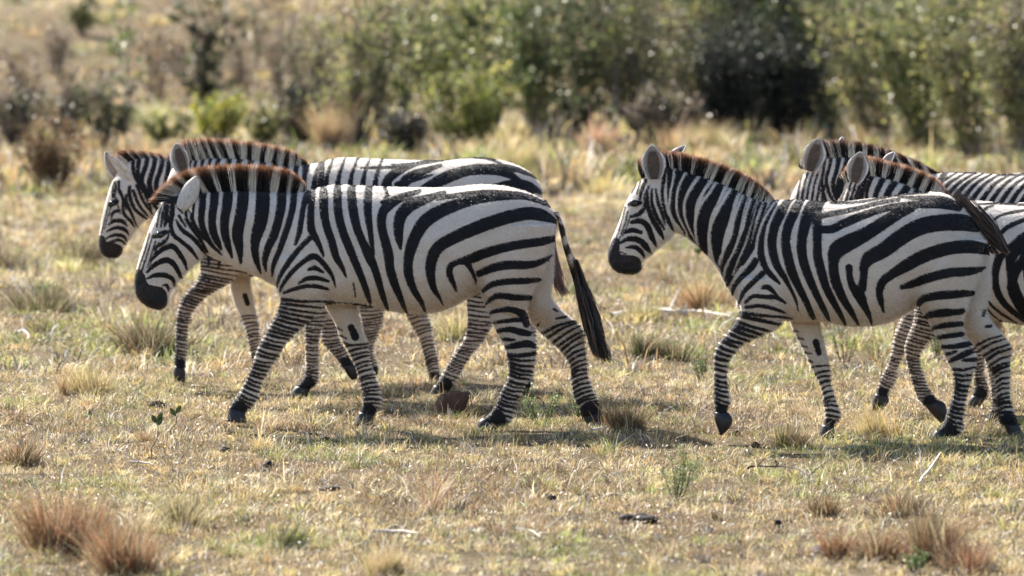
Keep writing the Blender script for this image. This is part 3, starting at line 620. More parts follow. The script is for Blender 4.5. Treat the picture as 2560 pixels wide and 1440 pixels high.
wid = lambda LL, k: [[(x, y, w_*k+0.6) for x, y, w_ in l] for l in LL]
ZA = dict(label='front left zebra with lowered head, brown forelock and tail hanging straight down', D=29.95, torso=A_torso, neck=A_neck, head=A_head,
 nf=A_nf, ff=A_ff, nh=A_nh, fh=A_fh, hnf=A_hnf, hff=A_hff, hnh=A_hnh, hfh=A_hfh, vox=0.0068, it=8,
 belly=[(300,900),(660,690),(700,745),(808,759),(888,759),(968,773),(1050,783),(1124,766),(1190,722),(1230,760),(1600,900)],
 muscle=[(760,640,70,60,0.012),(1270,600,80,70,0.012),(830,690,14,50,-0.018),(1188,690,22,40,-0.02),(985,640,120,80,0.006),(470,610,30,30,0.006),(350,712,7,10,-0.012),(396,752,5,18,-0.008),(404,735,16,5,-0.006),(352,725,14,12,0.004)],
 ears=[(-0.085,(450,522),(494,441),37,(0.45,0.85,0.35),'pale',0.5,1),(0.085,(424,505),(466,450),34,(-0.2,-0.95,0.1),'open',0.5,2)],
 eye=(400,587,0.082,0.019), extra=[([(384,742,418,730,20),(388,760,422,748,21),(398,775,416,764,11)], 0)],
 mroot=[(432,492),(452,482),(487,482),(520,480),(560,478),(620,478),(680,478),(722,481),(756,482)],
 mtip=[(372,506),(398,472),(436,442),(480,424),(540,415),(620,413),(690,420),(732,432),(765,462)], nm=11000,
 tail=[(1380,530,1396,530,16),(1392,545,1405,552,12),(1398,575,1412,572,8),(1408,620,1423,614,8),(1420,660,1440,652,8),(1432,700,1454,690,7),(1440,730,1464,722,5)],
 tuft=[[(1426,640),(1430,720),(1438,790),(1450,850),(1468,895)],[(1434,640),(1448,720),(1468,790),(1492,850),(1524,918)],[(1445,650),(1474,730),(1500,800),(1514,860),(1538,912)],[(1445,650),(1480,730),(1504,790),(1512,840),(1520,880)],
       [(1430,640),(1440,740),(1452,800),(1472,860),(1500,905)],[(1440,650),(1460,700),(1485,760),(1500,820),(1515,880)],[(1430,650),(1434,730),(1446,800),(1466,840),(1476,870)]], nt=1700, tstart=0.25, tbrown=0.12, tls=0.24)
make_fields(ZA, A_neckst+A_shst+wid(A_torst, 1.07)+A_dorsal+A_thst+A_headst, A_muz, (310,380,1560,1110),
 [('nf',2,12,13.5,9.5,0.62,0.82,3,-3),('ff',4,10,12,9,0.58,0.82,-2,4),('nh',7,14,12.5,9.5,0.66,0.86,5,-2),('fh',4,12,14,9.5,0.58,0.84,-4,5)],
 far_extra=[c3([(1375,570,46),(1405,640,56)]), c3([(1245,560,14),(1310,590,10)]), c3([(1265,610,16),(1340,650,10)]), c3([(1290,665,18),(1370,700,10)]), c4([(1330,290,22),(1355,310,12)]), c4([(1345,365,14),(1420,350,22)]), c4([(1200,420,16),(1215,400,10)])])

# ---- the right-hand lead zebra
D_torso = [(1890,503,1840,765,60),(1935,501,1880,790,84),(2000,500,1970,800,103),(2072,506,2050,801,118),(2130,503,2110,811,125),(2190,495,2173,813,127),(2250,487,2235,797,121),
 (2328,481,2300,757,111),(2375,492,2350,735,98),(2420,535,2400,712,76),(2452,585,2440,680,44),(2468,610,2462,650,22)]
D_neck = [(1950,502,1890,770,72),(1905,503,1845,752,67),(1862,486,1812,708,61),(1812,462,1788,662,55),(1762,444,1752,622,49),(1712,428,1715,592,45),(1668,414,1690,578,42),(1640,414,1668,570,38)]
D_head = [(1638,405,1690,560,38),(1610,440,1687,577,43),(1585,470,1675,594,45),(1564,510,1655,610,40),(1550,550,1632,630,34),(1536,583,1612,647,29),(1524,613,1600,662,27),(1519,645,1599,674,28),(1530,670,1588,682,23),(1546,684,1570,686,12)]
D_nf = [(1840,690,1965,700,40),(1848,745,1965,745,42),(1850,778,1962,785,39),(1841,797,1947,816,32),(1825,822,1900,840,26),(1803,847,1859,858,23),(1789,869,1838,878,22),(1784,894,1825,896,19),
 (1786,925,1817,925,15),(1785,966,1819,966,14),(1785,1000,1824,1004,17),(1788,1022,1817,1026,13),(1786,1034,1821,1036,14)]
D_hnf = [(1787,1030,1822,1032,14),(1786,1046,1832,1049,19),(1793,1068,1824,1070,18),(1800,1088,1807,1086,9)]
D_ff = [(1955,720,2050,725,34),(1975,805,2048,803,30),(1987,833,2056,841,26),(2006,869,2063,869,24),(2028,916,2073,916,22),(2042,944,2074,944,18),(2052,969,2080,969,15),(2058,1000,2089,1000,15),(2062,1026,2100,1042,18),(2061,1052,2088,1056,14),(2056,1066,2086,1066,15)]
D_hff = [(2055,1062,2086,1064,15),(2049,1078,2086,1080,18),(2046,1093,2086,1096,21)]
D_nh = [(2280,600,2465,600,48),(2270,690,2450,680,58),(2286,745,2428,735,52),(2300,770,2418,772,46),(2316,795,2405,798,38),(2335,830,2408,828,31),(2350,860,2422,857,27),(2368,899,2438,888,25),
 (2380,923,2437,914,22),(2384,947,2428,947,18),(2383,977,2419,983,16),(2375,1007,2411,1013,17),(2366,1037,2407,1045,18),(2356,1060,2402,1081,20),(2338,1078,2380,1098,17)]
D_hnh = [(2340,1074,2378,1097,16),(2327,1092,2372,1108,19),(2322,1114,2366,1120,22)]
D_fh = [(2380,620,2468,620,46),(2400,720,2476,710,44),(2402,785,2464,770,38),(2410,830,2480,808,32),(2435,862,2507,840,27),(2458,890,2527,868,24),(2475,920,2526,905,20),(2488,955,2524,950,16),(2490,1005,2526,1000,15),(2494,1040,2537,1042,18),(2505,1062,2546,1062,16)]
D_hfh = [(2508,1060,2547,1060,16),(2516,1078,2556,1080,19),(2522,1100,2562,1104,21)]
c5 = cc(1480,330,2.88); c6 = cc(1920,320,2.769); c8 = cc(2120,720,3.348); c7 = cc(1700,700,3.2)
D_neckst = [c5(l) for l in [
 [(525,260,26),(515,350,26),(505,450,22),(520,560,22),(555,650,30),(580,705,16)],
 [(565,240,45),(560,330,38),(555,430,28),(565,540,30),(600,620,34),(650,700,24),(668,742,8)],
 [(640,250,68),(610,340,52),(592,430,44),(592,540,46),(625,620,45),(670,690,35),(715,760,22),(735,785,8)],
 [(720,290,78),(670,380,65),(640,470,52),(640,560,52),(670,650,50),(700,710,40),(740,790,12)],
 [(815,310,76),(752,410,82),(712,500,72),(705,620,60),(730,700,58),(772,790,44),(808,860,15)],
 [(910,370,84),(856,470,108),(812,580,92),(795,680,84),(800,780,60),(822,870,22)],
 [(1015,410,74),(975,500,88),(932,620,112),(905,720,102),(898,820,74),(905,920,46),(922,965,18)],
 [(1095,450,52),(1062,560,52),(1042,660,54),(1014,770,54),(975,880,50),(945,970,42),(940,1025,14)],
 [(1155,480,48),(1122,590,48),(1108,680,48),(1075,790,44),(1030,900,44),(985,1000,42),(960,1065,16)],
 [(1200,505,38),(1162,620,34),(1142,720,30),(1112,830,35),(1072,920,40),(1015,1010,40),(975,1095,26)],
 [(1245,520,30),(1210,620,28),(1182,720,34),(1165,800,40),(1130,870,36),(1080,950,26)]]]
D_shst = [c5(l) for l in [
 [(1345,470,30),(1310,510,44),(1240,650,48),(1215,760,50),(1215,880,50),(1250,980,44),(1300,1040,38),(1352,1092,14)],
 [(1175,925,46),(1150,970,50),(1080,1040,38),(1022,1110,32),(1005,1185,14)],[(1228,1015,40),(1160,1080,38),(1092,1150,32),(1060,1228,14)],
 [(1225,1122,24),(1270,1118,38),(1332,1176,14)],[(1105,1225,22),(1160,1180,28),(1250,1188,30),(1320,1188,34),(1392,1232,16)],
 [(1105,1262,22),(1200,1250,28),(1300,1270,28),(1385,1300,18)]]]
D_torst = [c5(l) for l in [
 [(1440,470,36),(1405,505,50),(1375,550,62),(1322,660,62),(1297,760,60),(1300,860,58),(1330,960,50),(1380,1040,38),(1430,1130,22),(1470,1220,16),(1482,1292,6)],
 [(1520,465,38),(1490,505,56),(1462,560,66),(1412,680,62),(1392,790,60),(1410,900,64),(1440,1010,60),(1490,1120,50),(1540,1220,42),(1588,1330,36)],
 [(1620,470,40),(1570,530,60),(1545,620,76),(1512,760,66),(1510,860,64),(1530,960,60),(1570,1070,54),(1620,1180,44),(1680,1300,36),(1705,1352,16)]]]+[c6(l) for l in [
 [(400,480,30),(352,540,48),(335,600,56),(340,700,60),(340,800,54),(345,900,58),(370,1000,58),(400,1100,50),(450,1200,44),(500,1290,34),(532,1352,18)],
 [(350,700,46),(440,700,52),(520,662,54),(640,612,52),(780,565,42),(900,542,44),(1050,530,48),(1200,532,48),(1320,560,30)],
 [(345,615,34),(450,592,34),(600,562,30),(750,522,26),(900,496,22)],[(430,520,14),(600,518,16),(760,492,16),(920,462,16),(1100,448,14)],[(900,480,14),(1050,486,30),(1200,492,36),(1330,540,30)],
 [(1440,690,60),(1350,655,105),(1200,655,105),(1050,685,105),(920,755,102),(800,845,98),(700,900,86),(665,960,60),(662,1020,48),(650,1110,56)],
 [(1000,556,40),(900,595,68),(800,655,80),(680,732,88),(560,792,106),(475,845,104),(452,930,64),(460,1030,64),(490,1120,58),(530,1200,48),(580,1280,36),(620,1352,18)],
 [(560,965,44),(565,1030,40),(585,1095,50),(630,1155,70),(665,1230,48),(700,1300,28),(715,1358,10)],
 [(1525,842,66),(1400,822,82),(1250,832,82),(1080,885,82),(960,950,78),(860,1010,58),(795,1060,56),(770,1130,46),(780,1200,38),(800,1275,10)],
 [(1498,965,16),(1400,990,52),(1250,1002,58),(1100,1040,58),(1000,1080,48),(925,1102,28)],
 [(1415,1140,32),(1300,1150,52),(1180,1160,52),(1080,1180,48),(1038,1225,26)],[(1345,1265,32),(1240,1280,46),(1130,1290,42),(1092,1312,22)]]]
D_thst = [c8(l) for l in [[(945,300,42),(820,310,44),(700,335,28)],[(950,385,36),(850,400,40),(735,412,24)],[(1000,470,46),(880,490,38),(775,490,24)],[(1055,515,44),(960,562,48),(850,610,26)],[(795,552,18),(850,548,24),(905,530,18)],[(1065,598,36),(960,605,20)],
 [(940,200,40),(820,205,60),(700,215,50),(640,245,30)]]]
D_headst = [[(x, y, hw_(w_)) for x, y, w_ in c5(l)] for l in [
 [(265,522,18),(300,515,34),(345,508,28)],[(385,350,20),(352,430,20),(345,495,14)],[(410,390,16),(385,440,14),(372,480,10)],
 [(275,612,16),(340,588,26),(375,545,22),(382,480,16)],[(398,430,16),(402,540,24),(440,640,30),(490,720,30),(515,772,10)],[(430,410,16),(432,520,20),(470,620,24),(522,702,12)],
 [(458,410,14),(478,520,18),(508,600,18),(525,672,8)],[(285,650,22),(350,640,34),(400,680,34),(432,760,34),(462,825,10)],[(235,722,20),(290,706,30),(352,722,22)],
 [(198,802,16),(265,768,28),(340,780,36),(392,830,36),(420,872,12)],[(248,832,14),(310,828,26),(360,870,22),(376,905,8)],[(205,862,10),(250,880,10)],
 [(240,540,11),(215,640,10),(175,760,8)],[(258,565,11),(236,660,10),(197,770,8)],[(277,600,8),(250,680,8),(217,750,6)],
 [(330,340,18),(305,400,16),(285,440,12)],[(355,330,12),(335,400,14),(320,450,10)]]]
D_muz = [c5(l) for l in [[(172,790,56),(158,850,80),(160,910,100),(210,950,130),(290,945,110),(320,950,70)],[(250,1000,60),(310,1005,70),(335,985,50)]]]
D_white = [c5(l) for l in [
 [(590,230,22),(585,330,24),(566,420,24),(560,480,22),(556,560,22),(580,630,22),(630,690,16),(665,740,8)],
 [(690,270,20),(642,350,24),(616,420,24),(608,500,24),(612,580,24),(645,660,20),(690,740,12)],
 [(785,300,30),(722,390,26),(676,470,28),(662,540,28),(670,620,24),(705,710,20),(750,790,10)],
 [(900,345,34),(850,430,30),(790,510,28),(755,590,28),(742,670,28),(750,760,22),(765,810,10)],
 [(1000,400,36),(940,500,32),(890,590,30),(855,670,30),(840,760,32),(850,860,28)],
 [(1090,440,26),(1045,560,26),(1015,650,26),(1000,740,24),(965,820,22),(925,900,26),(915,950,24)],
 [(1145,470,24),(1105,600,24),(1090,680,22),(1050,790,20),(1010,880,22),(965,960,22),(950,1020,26)],
 [(1190,500,14),(1155,640,12),(1112,790,14),(1075,870,16),(1040,950,16),(1010,1030,12)],
 [(1228,530,14),(1190,640,14),(1158,740,12)],[(1310,510,26),(1232,640,26),(1192,760,26),(1180,850,30)],
 [(523,380,12),(520,450,12),(528,535,8)]]]
ZD = dict(label='zebra leading the right-hand group, foreleg lifted, tail swung up over its rump', D=29.0, torso=D_torso, neck=D_neck, head=D_head,
 nf=D_nf, ff=D_ff, nh=D_nh, fh=D_fh, hnf=D_hnf, hff=D_hff, hnh=D_hnh, hfh=D_hfh, vox=0.0068, it=8, seed=20,
 belly=[(1500,900),(1820,690),(1850,790),(1967,798),(2044,800),(2147,815),(2231,800),(2285,765),(2330,800),(2560,900)],
 muscle=[(1895,680,70,60,0.012),(2350,640,80,70,0.012),(1966,740,14,50,-0.018),(2275,735,26,42,-0.022),(2100,660,120,90,0.006),(1529,652,7,9,-0.012),(1566,672,4,16,-0.008),(1580,664,18,4,-0.006)],
 ears=[(-0.08,(1636,448),(1630,362),50,(0.02,-1,0.05),'open',0.5,3),(0.10,(1668,415),(1714,364),26,(-0.6,-0.6,0.2),'open',0.5,4)],
 eye=(1585,508,0.080,0.019), extra=[([(1566,662,1600,650,20),(1570,679,1606,667,21),(1580,688,1599,680,9)], 0)],
 mroot=[(1606,438),(1640,416),(1660,418),(1700,428),(1745,440),(1792,456),(1845,480),(1890,501),(1925,505)],
 mtip=[(1597,402),(1612,388),(1648,379),(1695,382),(1758,396),(1815,414),(1865,437),(1905,464),(1934,497)], nm=12000,
 tail=[(2448,588,2462,612,16),(2462,612,2476,632,12),(2475,614,2488,636,8),(2486,612,2502,634,7),(2495,604,2512,622,6)],
 tuft=[[(2515,634),(2483,620),(2444,578),(2405,535),(2365,482)],[(2520,632),(2494,580),(2472,545),(2432,512),(2386,462)],[(2522,634),(2500,600),(2462,560),(2428,520),(2392,480)],
       [(2512,630),(2490,610),(2450,570),(2415,530),(2380,506)],[(2528,630),(2500,574),(2484,542),(2450,505),(2408,458)],[(2516,640),(2496,618),(2462,590),(2430,560),(2400,530)]], nt=1900, tstart=0.06, tbrown=0.35, tle=0.66, tls=0.26)
make_fields(ZD, D_neckst+D_shst+wid(D_torst, 1.07)+wid(D_thst, 1.05)+D_headst, D_muz, (1490,350,2600,1150),
 [('nf',2,12,19,9.5,0.58,0.82,3,-5),('ff',4,10,14,10,0.5,0.8,-3,4),('nh',8,15,14,10,0.64,0.84,5,-2),('fh',4,11,14.5,11,0.56,0.8,-5,4)], whites=D_white,
 far_extra=[c7([(1085,495,50),(1110,585,42)]), c7([(885,400,12),(950,412,8)]), c7([(915,450,16),(990,475,10)]), c7([(940,510,18),(1015,535,10)]), c7([(975,570,18),(1050,590,10)]), c7([(1000,630,20),(1060,655,12)]), c8([(1140,190,26),(1130,230,22)]), c8([(1150,325,20),(1190,318,30)])])

# ---- zebra half hidden behind the front left one
bx = lambda S, sw=None: aff(S, 0.90, 0.95, 1201, 461, 1183, 393, sw)
B_nf = [(760,600,870,600,38),(770,690,868,690,38),(766,760,832,755,30),(761,814,806,814,23),(763,845,798,845,21),(764,880,796,880,17),(765,915,796,915,15),(758,943,794,953,18),(738,968,778,972,15)]
B_hnf = [(740,965,776,972,15),(728,980,770,986,18),(722,1000,766,1003,20)]
B_ff = [(780,640,880,640,34),(790,740,856,735,30),(802,800,842,795,23),(803,849,845,842,22),(815,866,850,855,18),(833,886,860,870,14),(848,905,872,890,13),(858,922,882,908,15)]
B_hff = [(858,918,882,906,14),(868,936,896,924,16),(880,950,892,946,12)]
B_nh = [(1150,540,1320,540,44),(1145,640,1290,640,46),(1166,730,1232,730,36),(1168,770,1228,765,30),(1170,805,1232,803,25),(1160,845,1214,840,21),(1134,885,1178,888,16),(1116,912,1158,920,15),(1099,945,1143,950,17),(1085,968,1122,980,16)]
B_hnh = [(1086,962,1122,978,15),(1076,980,1114,990,18),(1072,1000,1112,1003,20)]
B_fh = [(1200,540,1320,540,44),(1230,640,1330,640,42),(1255,730,1330,730,34),(1275,790,1338,785,27),(1290,840,1340,832,23),(1295,880,1336,880,18),(1296,920,1332,922,15),(1294,950,1332,955,18),(1282,972,1320,980,15)]
B_hfh = [(1284,968,1320,976,15),(1274,984,1314,990,18),(1270,1003,1310,1005,20)]
B_neckst = [c1(l) for l in [[(x+22,60,s),(x+14,150,s),(x,210,s*1.0),(x-14,260,s*.95),(x-22,330,s*.8),(x-20,460,s*.7)] for x, s in
 ((838,20),(878,22),(930,26),(985,26),(1045,34),(1125,42),(1205,42),(1290,46),(1385,50),(1475,52),(1560,50),(1640,42),(1700,30))]]
B_bst = [c2(l) for l in [[(1080,310,20),(1160,270,46),(1250,230,66),(1360,200,72),(1500,182,76),(1640,198,62),(1750,245,44),(1840,325,28),(1885,365,10)]]+
 [[(x+26,170,14),(x+10,240,30),(x,330,42),(x+5,420,46)] for x in (225,300,385,470,560,650,740,840)]+[[(x+60,80,10),(x+44,130,18),(x+20,200,26)] for x in (225,300,385,470,560,650,740)]+[[(860,150,16),(1000,148,26),(1150,124,30),(1300,100,30),(1450,92,28),(1600,120,20),(1740,200,14)],[(640,172,14),(800,170,22),(950,162,20)]]+[[(900,290,40),(1020,262,26),(1150,222,14)]]]
ZB = dict(label='zebra half hidden behind the front left one, its back and brown mane showing above it', D=32.0, torso=bx(A_torso), head=[(450,398,500,520,36),(428,428,496,545,42),(415,465,488,562,43),(402,515,474,582,38),(390,565,455,602,32),(376,610,440,632,27),(366,645,426,657,26),(366,672,415,680,23),(376,688,402,692,12)],
 neck=[(800,424,760,690,66),(750,420,700,660,61),(690,408,640,620,55),(620,398,580,580,49),(550,394,520,550,45),(492,398,482,530,41),(458,404,462,520,38)],
 nf=B_nf, ff=B_ff, nh=B_nh, fh=B_fh, hnf=B_hnf, hff=B_hff, hnh=B_hnh, hfh=B_hfh, vox=0.0095, it=6, seed=40,
 belly=[(300,900),(700,640),(850,690),(1050,700),(1170,680),(1600,900)],
 ears=[(-0.08,(462,432),(440,358),40,(-0.25,-1,0.05),'open',0.5,5),(0.09,(478,415),(490,362),22,(0.4,0.9,0.1),'open',0.5,6)],
 eye=(428,500,0.078,0.017), mroot=[(452,404),(475,398),(520,393),(570,392),(620,395),(670,402),(720,414),(755,422),(778,426)],
 mtip=[(446,370),(462,352),(500,347),(550,348),(620,354),(680,364),(725,376),(755,394),(782,420)], nm=9000,
 tail=[(1350,500,1366,500,14),(1366,525,1380,528,10),(1372,570,1384,570,7),(1376,610,1390,610,7),(1380,650,1394,650,5)],
 tuft=[[(1374,600),(1378,640),(1382,680),(1386,715),(1400,740)],[(1384,600),(1392,640),(1400,680),(1408,710),(1424,742)],[(1380,600),(1386,640),(1392,680),(1398,710),(1410,735)]], nt=500, tstart=0.1, tbrown=0.7)
make_fields(ZB, B_neckst+B_bst+[bx(l, .92) for l in A_torst[4:]+A_shst]+[[(x, y, w) for x, y, w in l] for l in []], [[(372,650,30),(378,675,50)]], (300,320,1500,1060),
 [('nf',2,9,11,8,0.55,0.72,3,-2),('ff',2,8,11,8,0.5,0.7,3,-3),('nh',2,10,12,8,0.5,0.7,2,-5),('fh',2,9,11,8,0.55,0.72,3,-2)])

# ---- the smaller zebra furthest left
cx_ = lambda S, sw=None: aff(S, 0.82, 0.90, 742, 480, 560, 438, sw)
C_nf = [(498,610,600,610,34),(502,670,596,680,34),(492,700,562,712,28),(474,722,532,728,22),(454,745,500,754,19),(443,783,477,785,17),(439,828,468,828,14),(438,863,466,863,13),(436,890,464,894,15),(437,918,461,922,13)]
C_hnf = [(437,915,461,919,12),(434,932,464,935,15),(438,956,462,954,14)]
C_ff = [(560,640,640,640,30),(572,703,626,696,26),(582,748,633,748,22),(601,790,641,790,19),(615,828,647,828,18),(624,868,650,868,14),(630,900,655,902,13),(636,922,666,928,15),(630,940,660,946,13)]
C_hff = [(630,938,660,944,13),(622,950,656,954,15),(618,966,654,968,17)]
C_nh = [(900,560,1040,560,40),(895,650,1010,650,40),(890,730,980,730,36),(895,770,958,775,28),(905,797,957,797,22),(906,830,944,832,18),(902,865,932,868,14),(906,895,936,897,13),(912,915,946,920,15),(908,932,940,938,13)]
C_hnh = [(908,930,940,936,13),(902,944,938,948,15),(898,962,936,964,17)]
C_fh = [(960,560,1070,560,38),(980,650,1075,650,38),(1000,730,1070,730,32),(1014,785,1066,785,25),(1030,815,1076,812,21),(1045,842,1080,840,17),(1056,880,1088,876,14),(1064,908,1095,904,13),(1070,935,1100,938,15),(1073,955,1101,955,13)]
C_hfh = [(1072,950,1101,951,13),(1068,964,1104,966,15),(1064,980,1102,982,17)]
C_neckst = [c1(l) for l in [[(385,170,28),(395,240,28),(400,330,26),(440,420,24),(500,520,22),(530,610,20)],[(445,170,34),(440,250,34),(430,330,30),(450,400,26),(505,500,26),(560,590,20)],
 [(505,180,34),(495,280,34),(462,380,34),(480,450,34),(530,540,30),(590,620,20)],[(560,190,34),(555,280,34),(520,400,38),(530,480,44),(580,560,30)],[(615,200,34),(610,290,34),(570,420,36),(590,520,40)],[(665,220,34),(660,320,34),(640,440,36),(660,560,36)],[(730,230,34),(730,350,34),(720,500,36),(760,640,34)]]+
 [[(x,300,36),(x,500,36),(x+20,700,34),(x+10,900,30),(x,1040,16)] for x in (800,880,960,1040)]]
C_headst = [[(x, y, hw_(w_)) for x, y, w_ in c1(l)] for l in [[(298,470,18),(330,555,18),(345,610,16)],[(400,470,18),(440,575,18),(505,655,16)],[(425,430,18),(470,540,18),(540,640,16)],[(205,862,14),(290,838,18),(340,872,14)],[(268,520,12),(300,640,12)],[(250,640,12),(230,690,12)],[(228,575,30),(250,562,38),(278,550,24)],[(262,410,22),(255,460,34),(250,510,22)],[(290,400,18),(290,480,16)],[(225,655,14),(262,625,22),(300,622,16)],
 [(215,725,14),(262,695,24),(320,700,24),(352,735,12)],[(200,775,12),(275,745,22),(340,765,22),(365,805,8)],[(195,828,12),(265,800,20),(330,815,18),(348,850,8)],
 [(372,440,20),(370,500,22),(405,600,20),(470,660,18),(520,690,8)],[(345,500,16),(350,560,18),(385,640,18),(430,745,8)],[(318,560,14),(328,640,18),(380,700,18),(408,745,8)],
 [(215,560,9),(182,700,8),(160,790,8)],[(232,590,8),(200,690,7),(182,760,6)]]]
ZC = dict(label='smaller zebra furthest left, its head showing clear and its body hidden by two others', D=33.1, torso=cx_(A_torso),
 neck=[(590,440,540,690,58),(540,436,502,655,54),(480,418,452,600,48),(430,402,412,567,44),(380,392,380,546,40),(340,396,362,540,37),(318,404,350,538,34)],
 head=[(326,404,378,535,34),(300,425,366,546,38),(281,455,353,557,38),(268,492,340,573,33),(258,530,328,591,28),(251,570,315,606,24),(246,600,309,619,23),(250,628,304,635,20),(263,643,292,646,12)],
 nf=C_nf, ff=C_ff, nh=C_nh, fh=C_fh, hnf=C_hnf, hff=C_hff, hnh=C_hnh, hfh=C_hfh, vox=0.0085, it=6, seed=60,
 belly=[(200,900),(500,655),(560,690),(690,698),(900,710),(1000,690),(1400,900)],
 ears=[(-0.075,(322,452),(272,388),34,(0.75,0.55,0.2),'pale',0.4,7),(0.06,(292,444),(264,378),22,(-0.3,-0.95,0.1),'pale',0.5,8)],
 eye=(281,508,0.070,0.016), mroot=[(305,418),(330,404),(360,405),(400,408),(450,418),(500,430),(550,438)], mtip=[(288,400),(293,380),(330,376),(380,382),(430,392),(490,408),(550,428)], nm=7000,
 tail=[(1070,500,1084,500,12),(1084,525,1096,528,9),(1090,570,1100,570,6),(1092,610,1104,610,5)],
 tuft=[[(1092,590),(1094,630),(1098,670),(1102,720)],[(1100,590),(1106,630),(1110,670),(1116,715)]], nt=300, tstart=0.1)
make_fields(ZC, C_neckst+C_headst+[cx_(l, .85) for l in A_torst], [[(246+6,598,20),(258,620,34),(284,628,40),(296,625,22)]], (200,340,1200,1040),
 [('nf',0,10,10.5,8,0.6,0.8,2,-3),('ff',3,8,10,7,0.5,0.7,-2,3),('nh',2,10,9.5,7,0.5,0.7,3,4),('fh',3,10,11,7.5,0.45,0.68,-3,4)],
 far_extra=[c3([(610,340,34),(630,400,34)])])

# ---- two zebras behind the right-hand leader
ex_ = lambda S, sw=None: aff(S, 0.95, 0.95, 1928, 501, 2352, 432, sw)
E_nf = [(2290,660,2400,670,36),(2275,730,2370,740,34),(2256,785,2320,790,28),(2235,838,2277,846,22),(2226,887,2256,888,17),(2212,924,2242,928,15),(2200,947,2236,958,17),(2192,974,2220,980,13),(2188,990,2220,994,13)]
E_hnf = [(2188,984,2220,990,13),(2182,1000,2222,1004,17),(2180,1026,2206,1024,15)]
E_ff = [(2350,680,2440,680,32),(2380,770,2450,770,28),(2410,840,2456,840,22),(2428,890,2460,890,19),(2434,930,2460,930,14),(2436,965,2471,978,16),(2430,990,2462,998,14)]
E_hff = [(2430,988,2462,996,14),(2422,1000,2458,1006,17),(2418,1016,2450,1018,18)]
E_nh = ex_(D_nh, .93); E_hnh = ex_(D_hnh, .93); E_fh = ex_(D_fh, .93); E_hfh = ex_(D_hfh, .93)
E_neckst = [c6(l) for l in [[(402,150,16),(385,280,16),(372,380,18),(395,490,18),(420,560,14)],[(440,130,30),(428,260,20),(402,350,22),(422,450,22),(460,520,15)],[(500,120,46),(478,280,28),(448,380,28),(470,470,30),(520,560,26)],
 [(575,120,62),(535,280,40),(500,380,58),(495,470,50),(540,560,46)],[(660,120,60),(640,220,50),(620,320,50),(610,460,50)],[(745,140,60),(725,240,55),(700,360,50),(690,500,50)],[(830,160,60),(810,280,56),(790,400,52),(780,520,50)],[(920,180,62),(905,300,56),(880,420,52),(870,560,50)],[(1010,220,60),(990,320,56),(960,460,52)],[(1090,270,56),(1070,360,50),(1040,480,50)]]]
E_bst = [c6(l) for l in [[(x,520,36),(x+45,450,30),(x+110,380,22),(x+190,330,14),(x+240,300,10)] for x in (1080,1145,1210,1270,1335,1400,1470,1540,1610,1680,1750,1820)]+[[(1150,308,20),(1250,296,30),(1350,302,22),(1440,318,10)]]]
E_headst = [c6(l) for l in [[(368,430,12),(385,560,14)]]]
ZE = dict(label='pale backed zebra with dark mane, rearmost of the three in the right-hand group', D=31.3, torso=ex_(D_torso), head=aff(D_head, .93, .95, 1636, 448, 2046, 430),
 neck=[(2370,436,2320,690,66),(2320,436,2270,660,60),(2262,418,2215,610,56),(2200,402,2165,580,50),(2140,394,2120,556,45),(2080,392,2090,545,41),(2040,398,2064,540,38)],
 nf=E_nf, ff=E_ff, nh=E_nh, fh=E_fh, hnf=E_hnf, hff=E_hff, hnh=E_hnh, hfh=E_hfh, vox=0.0095, it=6, seed=80,
 belly=[(1900,900),(2250,640),(2400,710),(2560,720),(2700,700),(2900,800)],
 ears=[(-0.08,(2024,428),(2048,345),46,(-0.05,-1,0.0),'open',0.5,9),(0.09,(2096,384),(2107,342),14,(-0.5,-0.8,0.2),'pale',0.5,10)],
 eye=(1978,512,0.076,0.016), mroot=[(2005,412),(2030,402),(2080,392),(2140,396),(2200,404),(2262,420),(2310,434),(2350,438)], mtip=[(1996,412),(2030,362),(2066,352),(2140,354),(2196,368),(2240,382),(2300,406),(2330,424)], nm=9000,
 mopt=dict(tipcol=(0.13, 0.055, 0.035)))
E_face = [[(x+18, 432, 4), (x+8, 465, 5), (x, 520, 6), (x-4, 580, 6)] for x in (1990, 2002, 2014, 2027, 2040, 2053)]
make_fields(ZE, E_face+E_neckst+E_bst+E_headst+[ex_(l, .95) for l in D_torst[6:]+D_shst], [[(1945,620,40),(1957,650,50)]], (1890,320,3000,1080),
 [('nf',2,8,10.5,8,0.5,0.7,3,-3),('ff',2,7,10,8,0.6,0.8,2,2),('nh',8,15,11.5,9,0.58,0.72,5,-2),('fh',4,11,13,9,0.5,0.7,-5,4)])

fx_ = lambda S, sw=None: aff(S, 0.985, 0.985, 1928, 501, 2373, 504, sw)
F_nf = [(2290,690,2420,690,38),(2288,745,2410,750,38),(2284,800,2370,810,34),(2270,838,2326,848,26),(2262,862,2310,866,22),(2264,892,2298,892,17),(2272,925,2303,922,15),(2283,966,2317,964,16),(2296,998,2330,984,17),(2318,1018,2344,1002,15)]
F_hnf = [(2314,1016,2342,998,15),(2330,1036,2362,1008,18),(2354,1060,2369,1032,16)]
F_ff = [(2400,740,2500,740,34),(2452,800,2503,800,28),(2455,840,2498,840,25),(2459,880,2494,885,22),(2466,915,2494,918,19),(2473,950,2496,950,15),(2478,989,2499,989,14),(2476,1025,2508,1035,17),(2464,1050,2498,1056,15)]
F_hff = [(2464,1046,2498,1054,15),(2456,1062,2494,1066,18),(2452,1082,2488,1086,20)]
F_nh = fx_(D_nh); F_hnh = fx_(D_hnh); F_fh = fx_(D_fh); F_hfh = fx_(D_hfh)
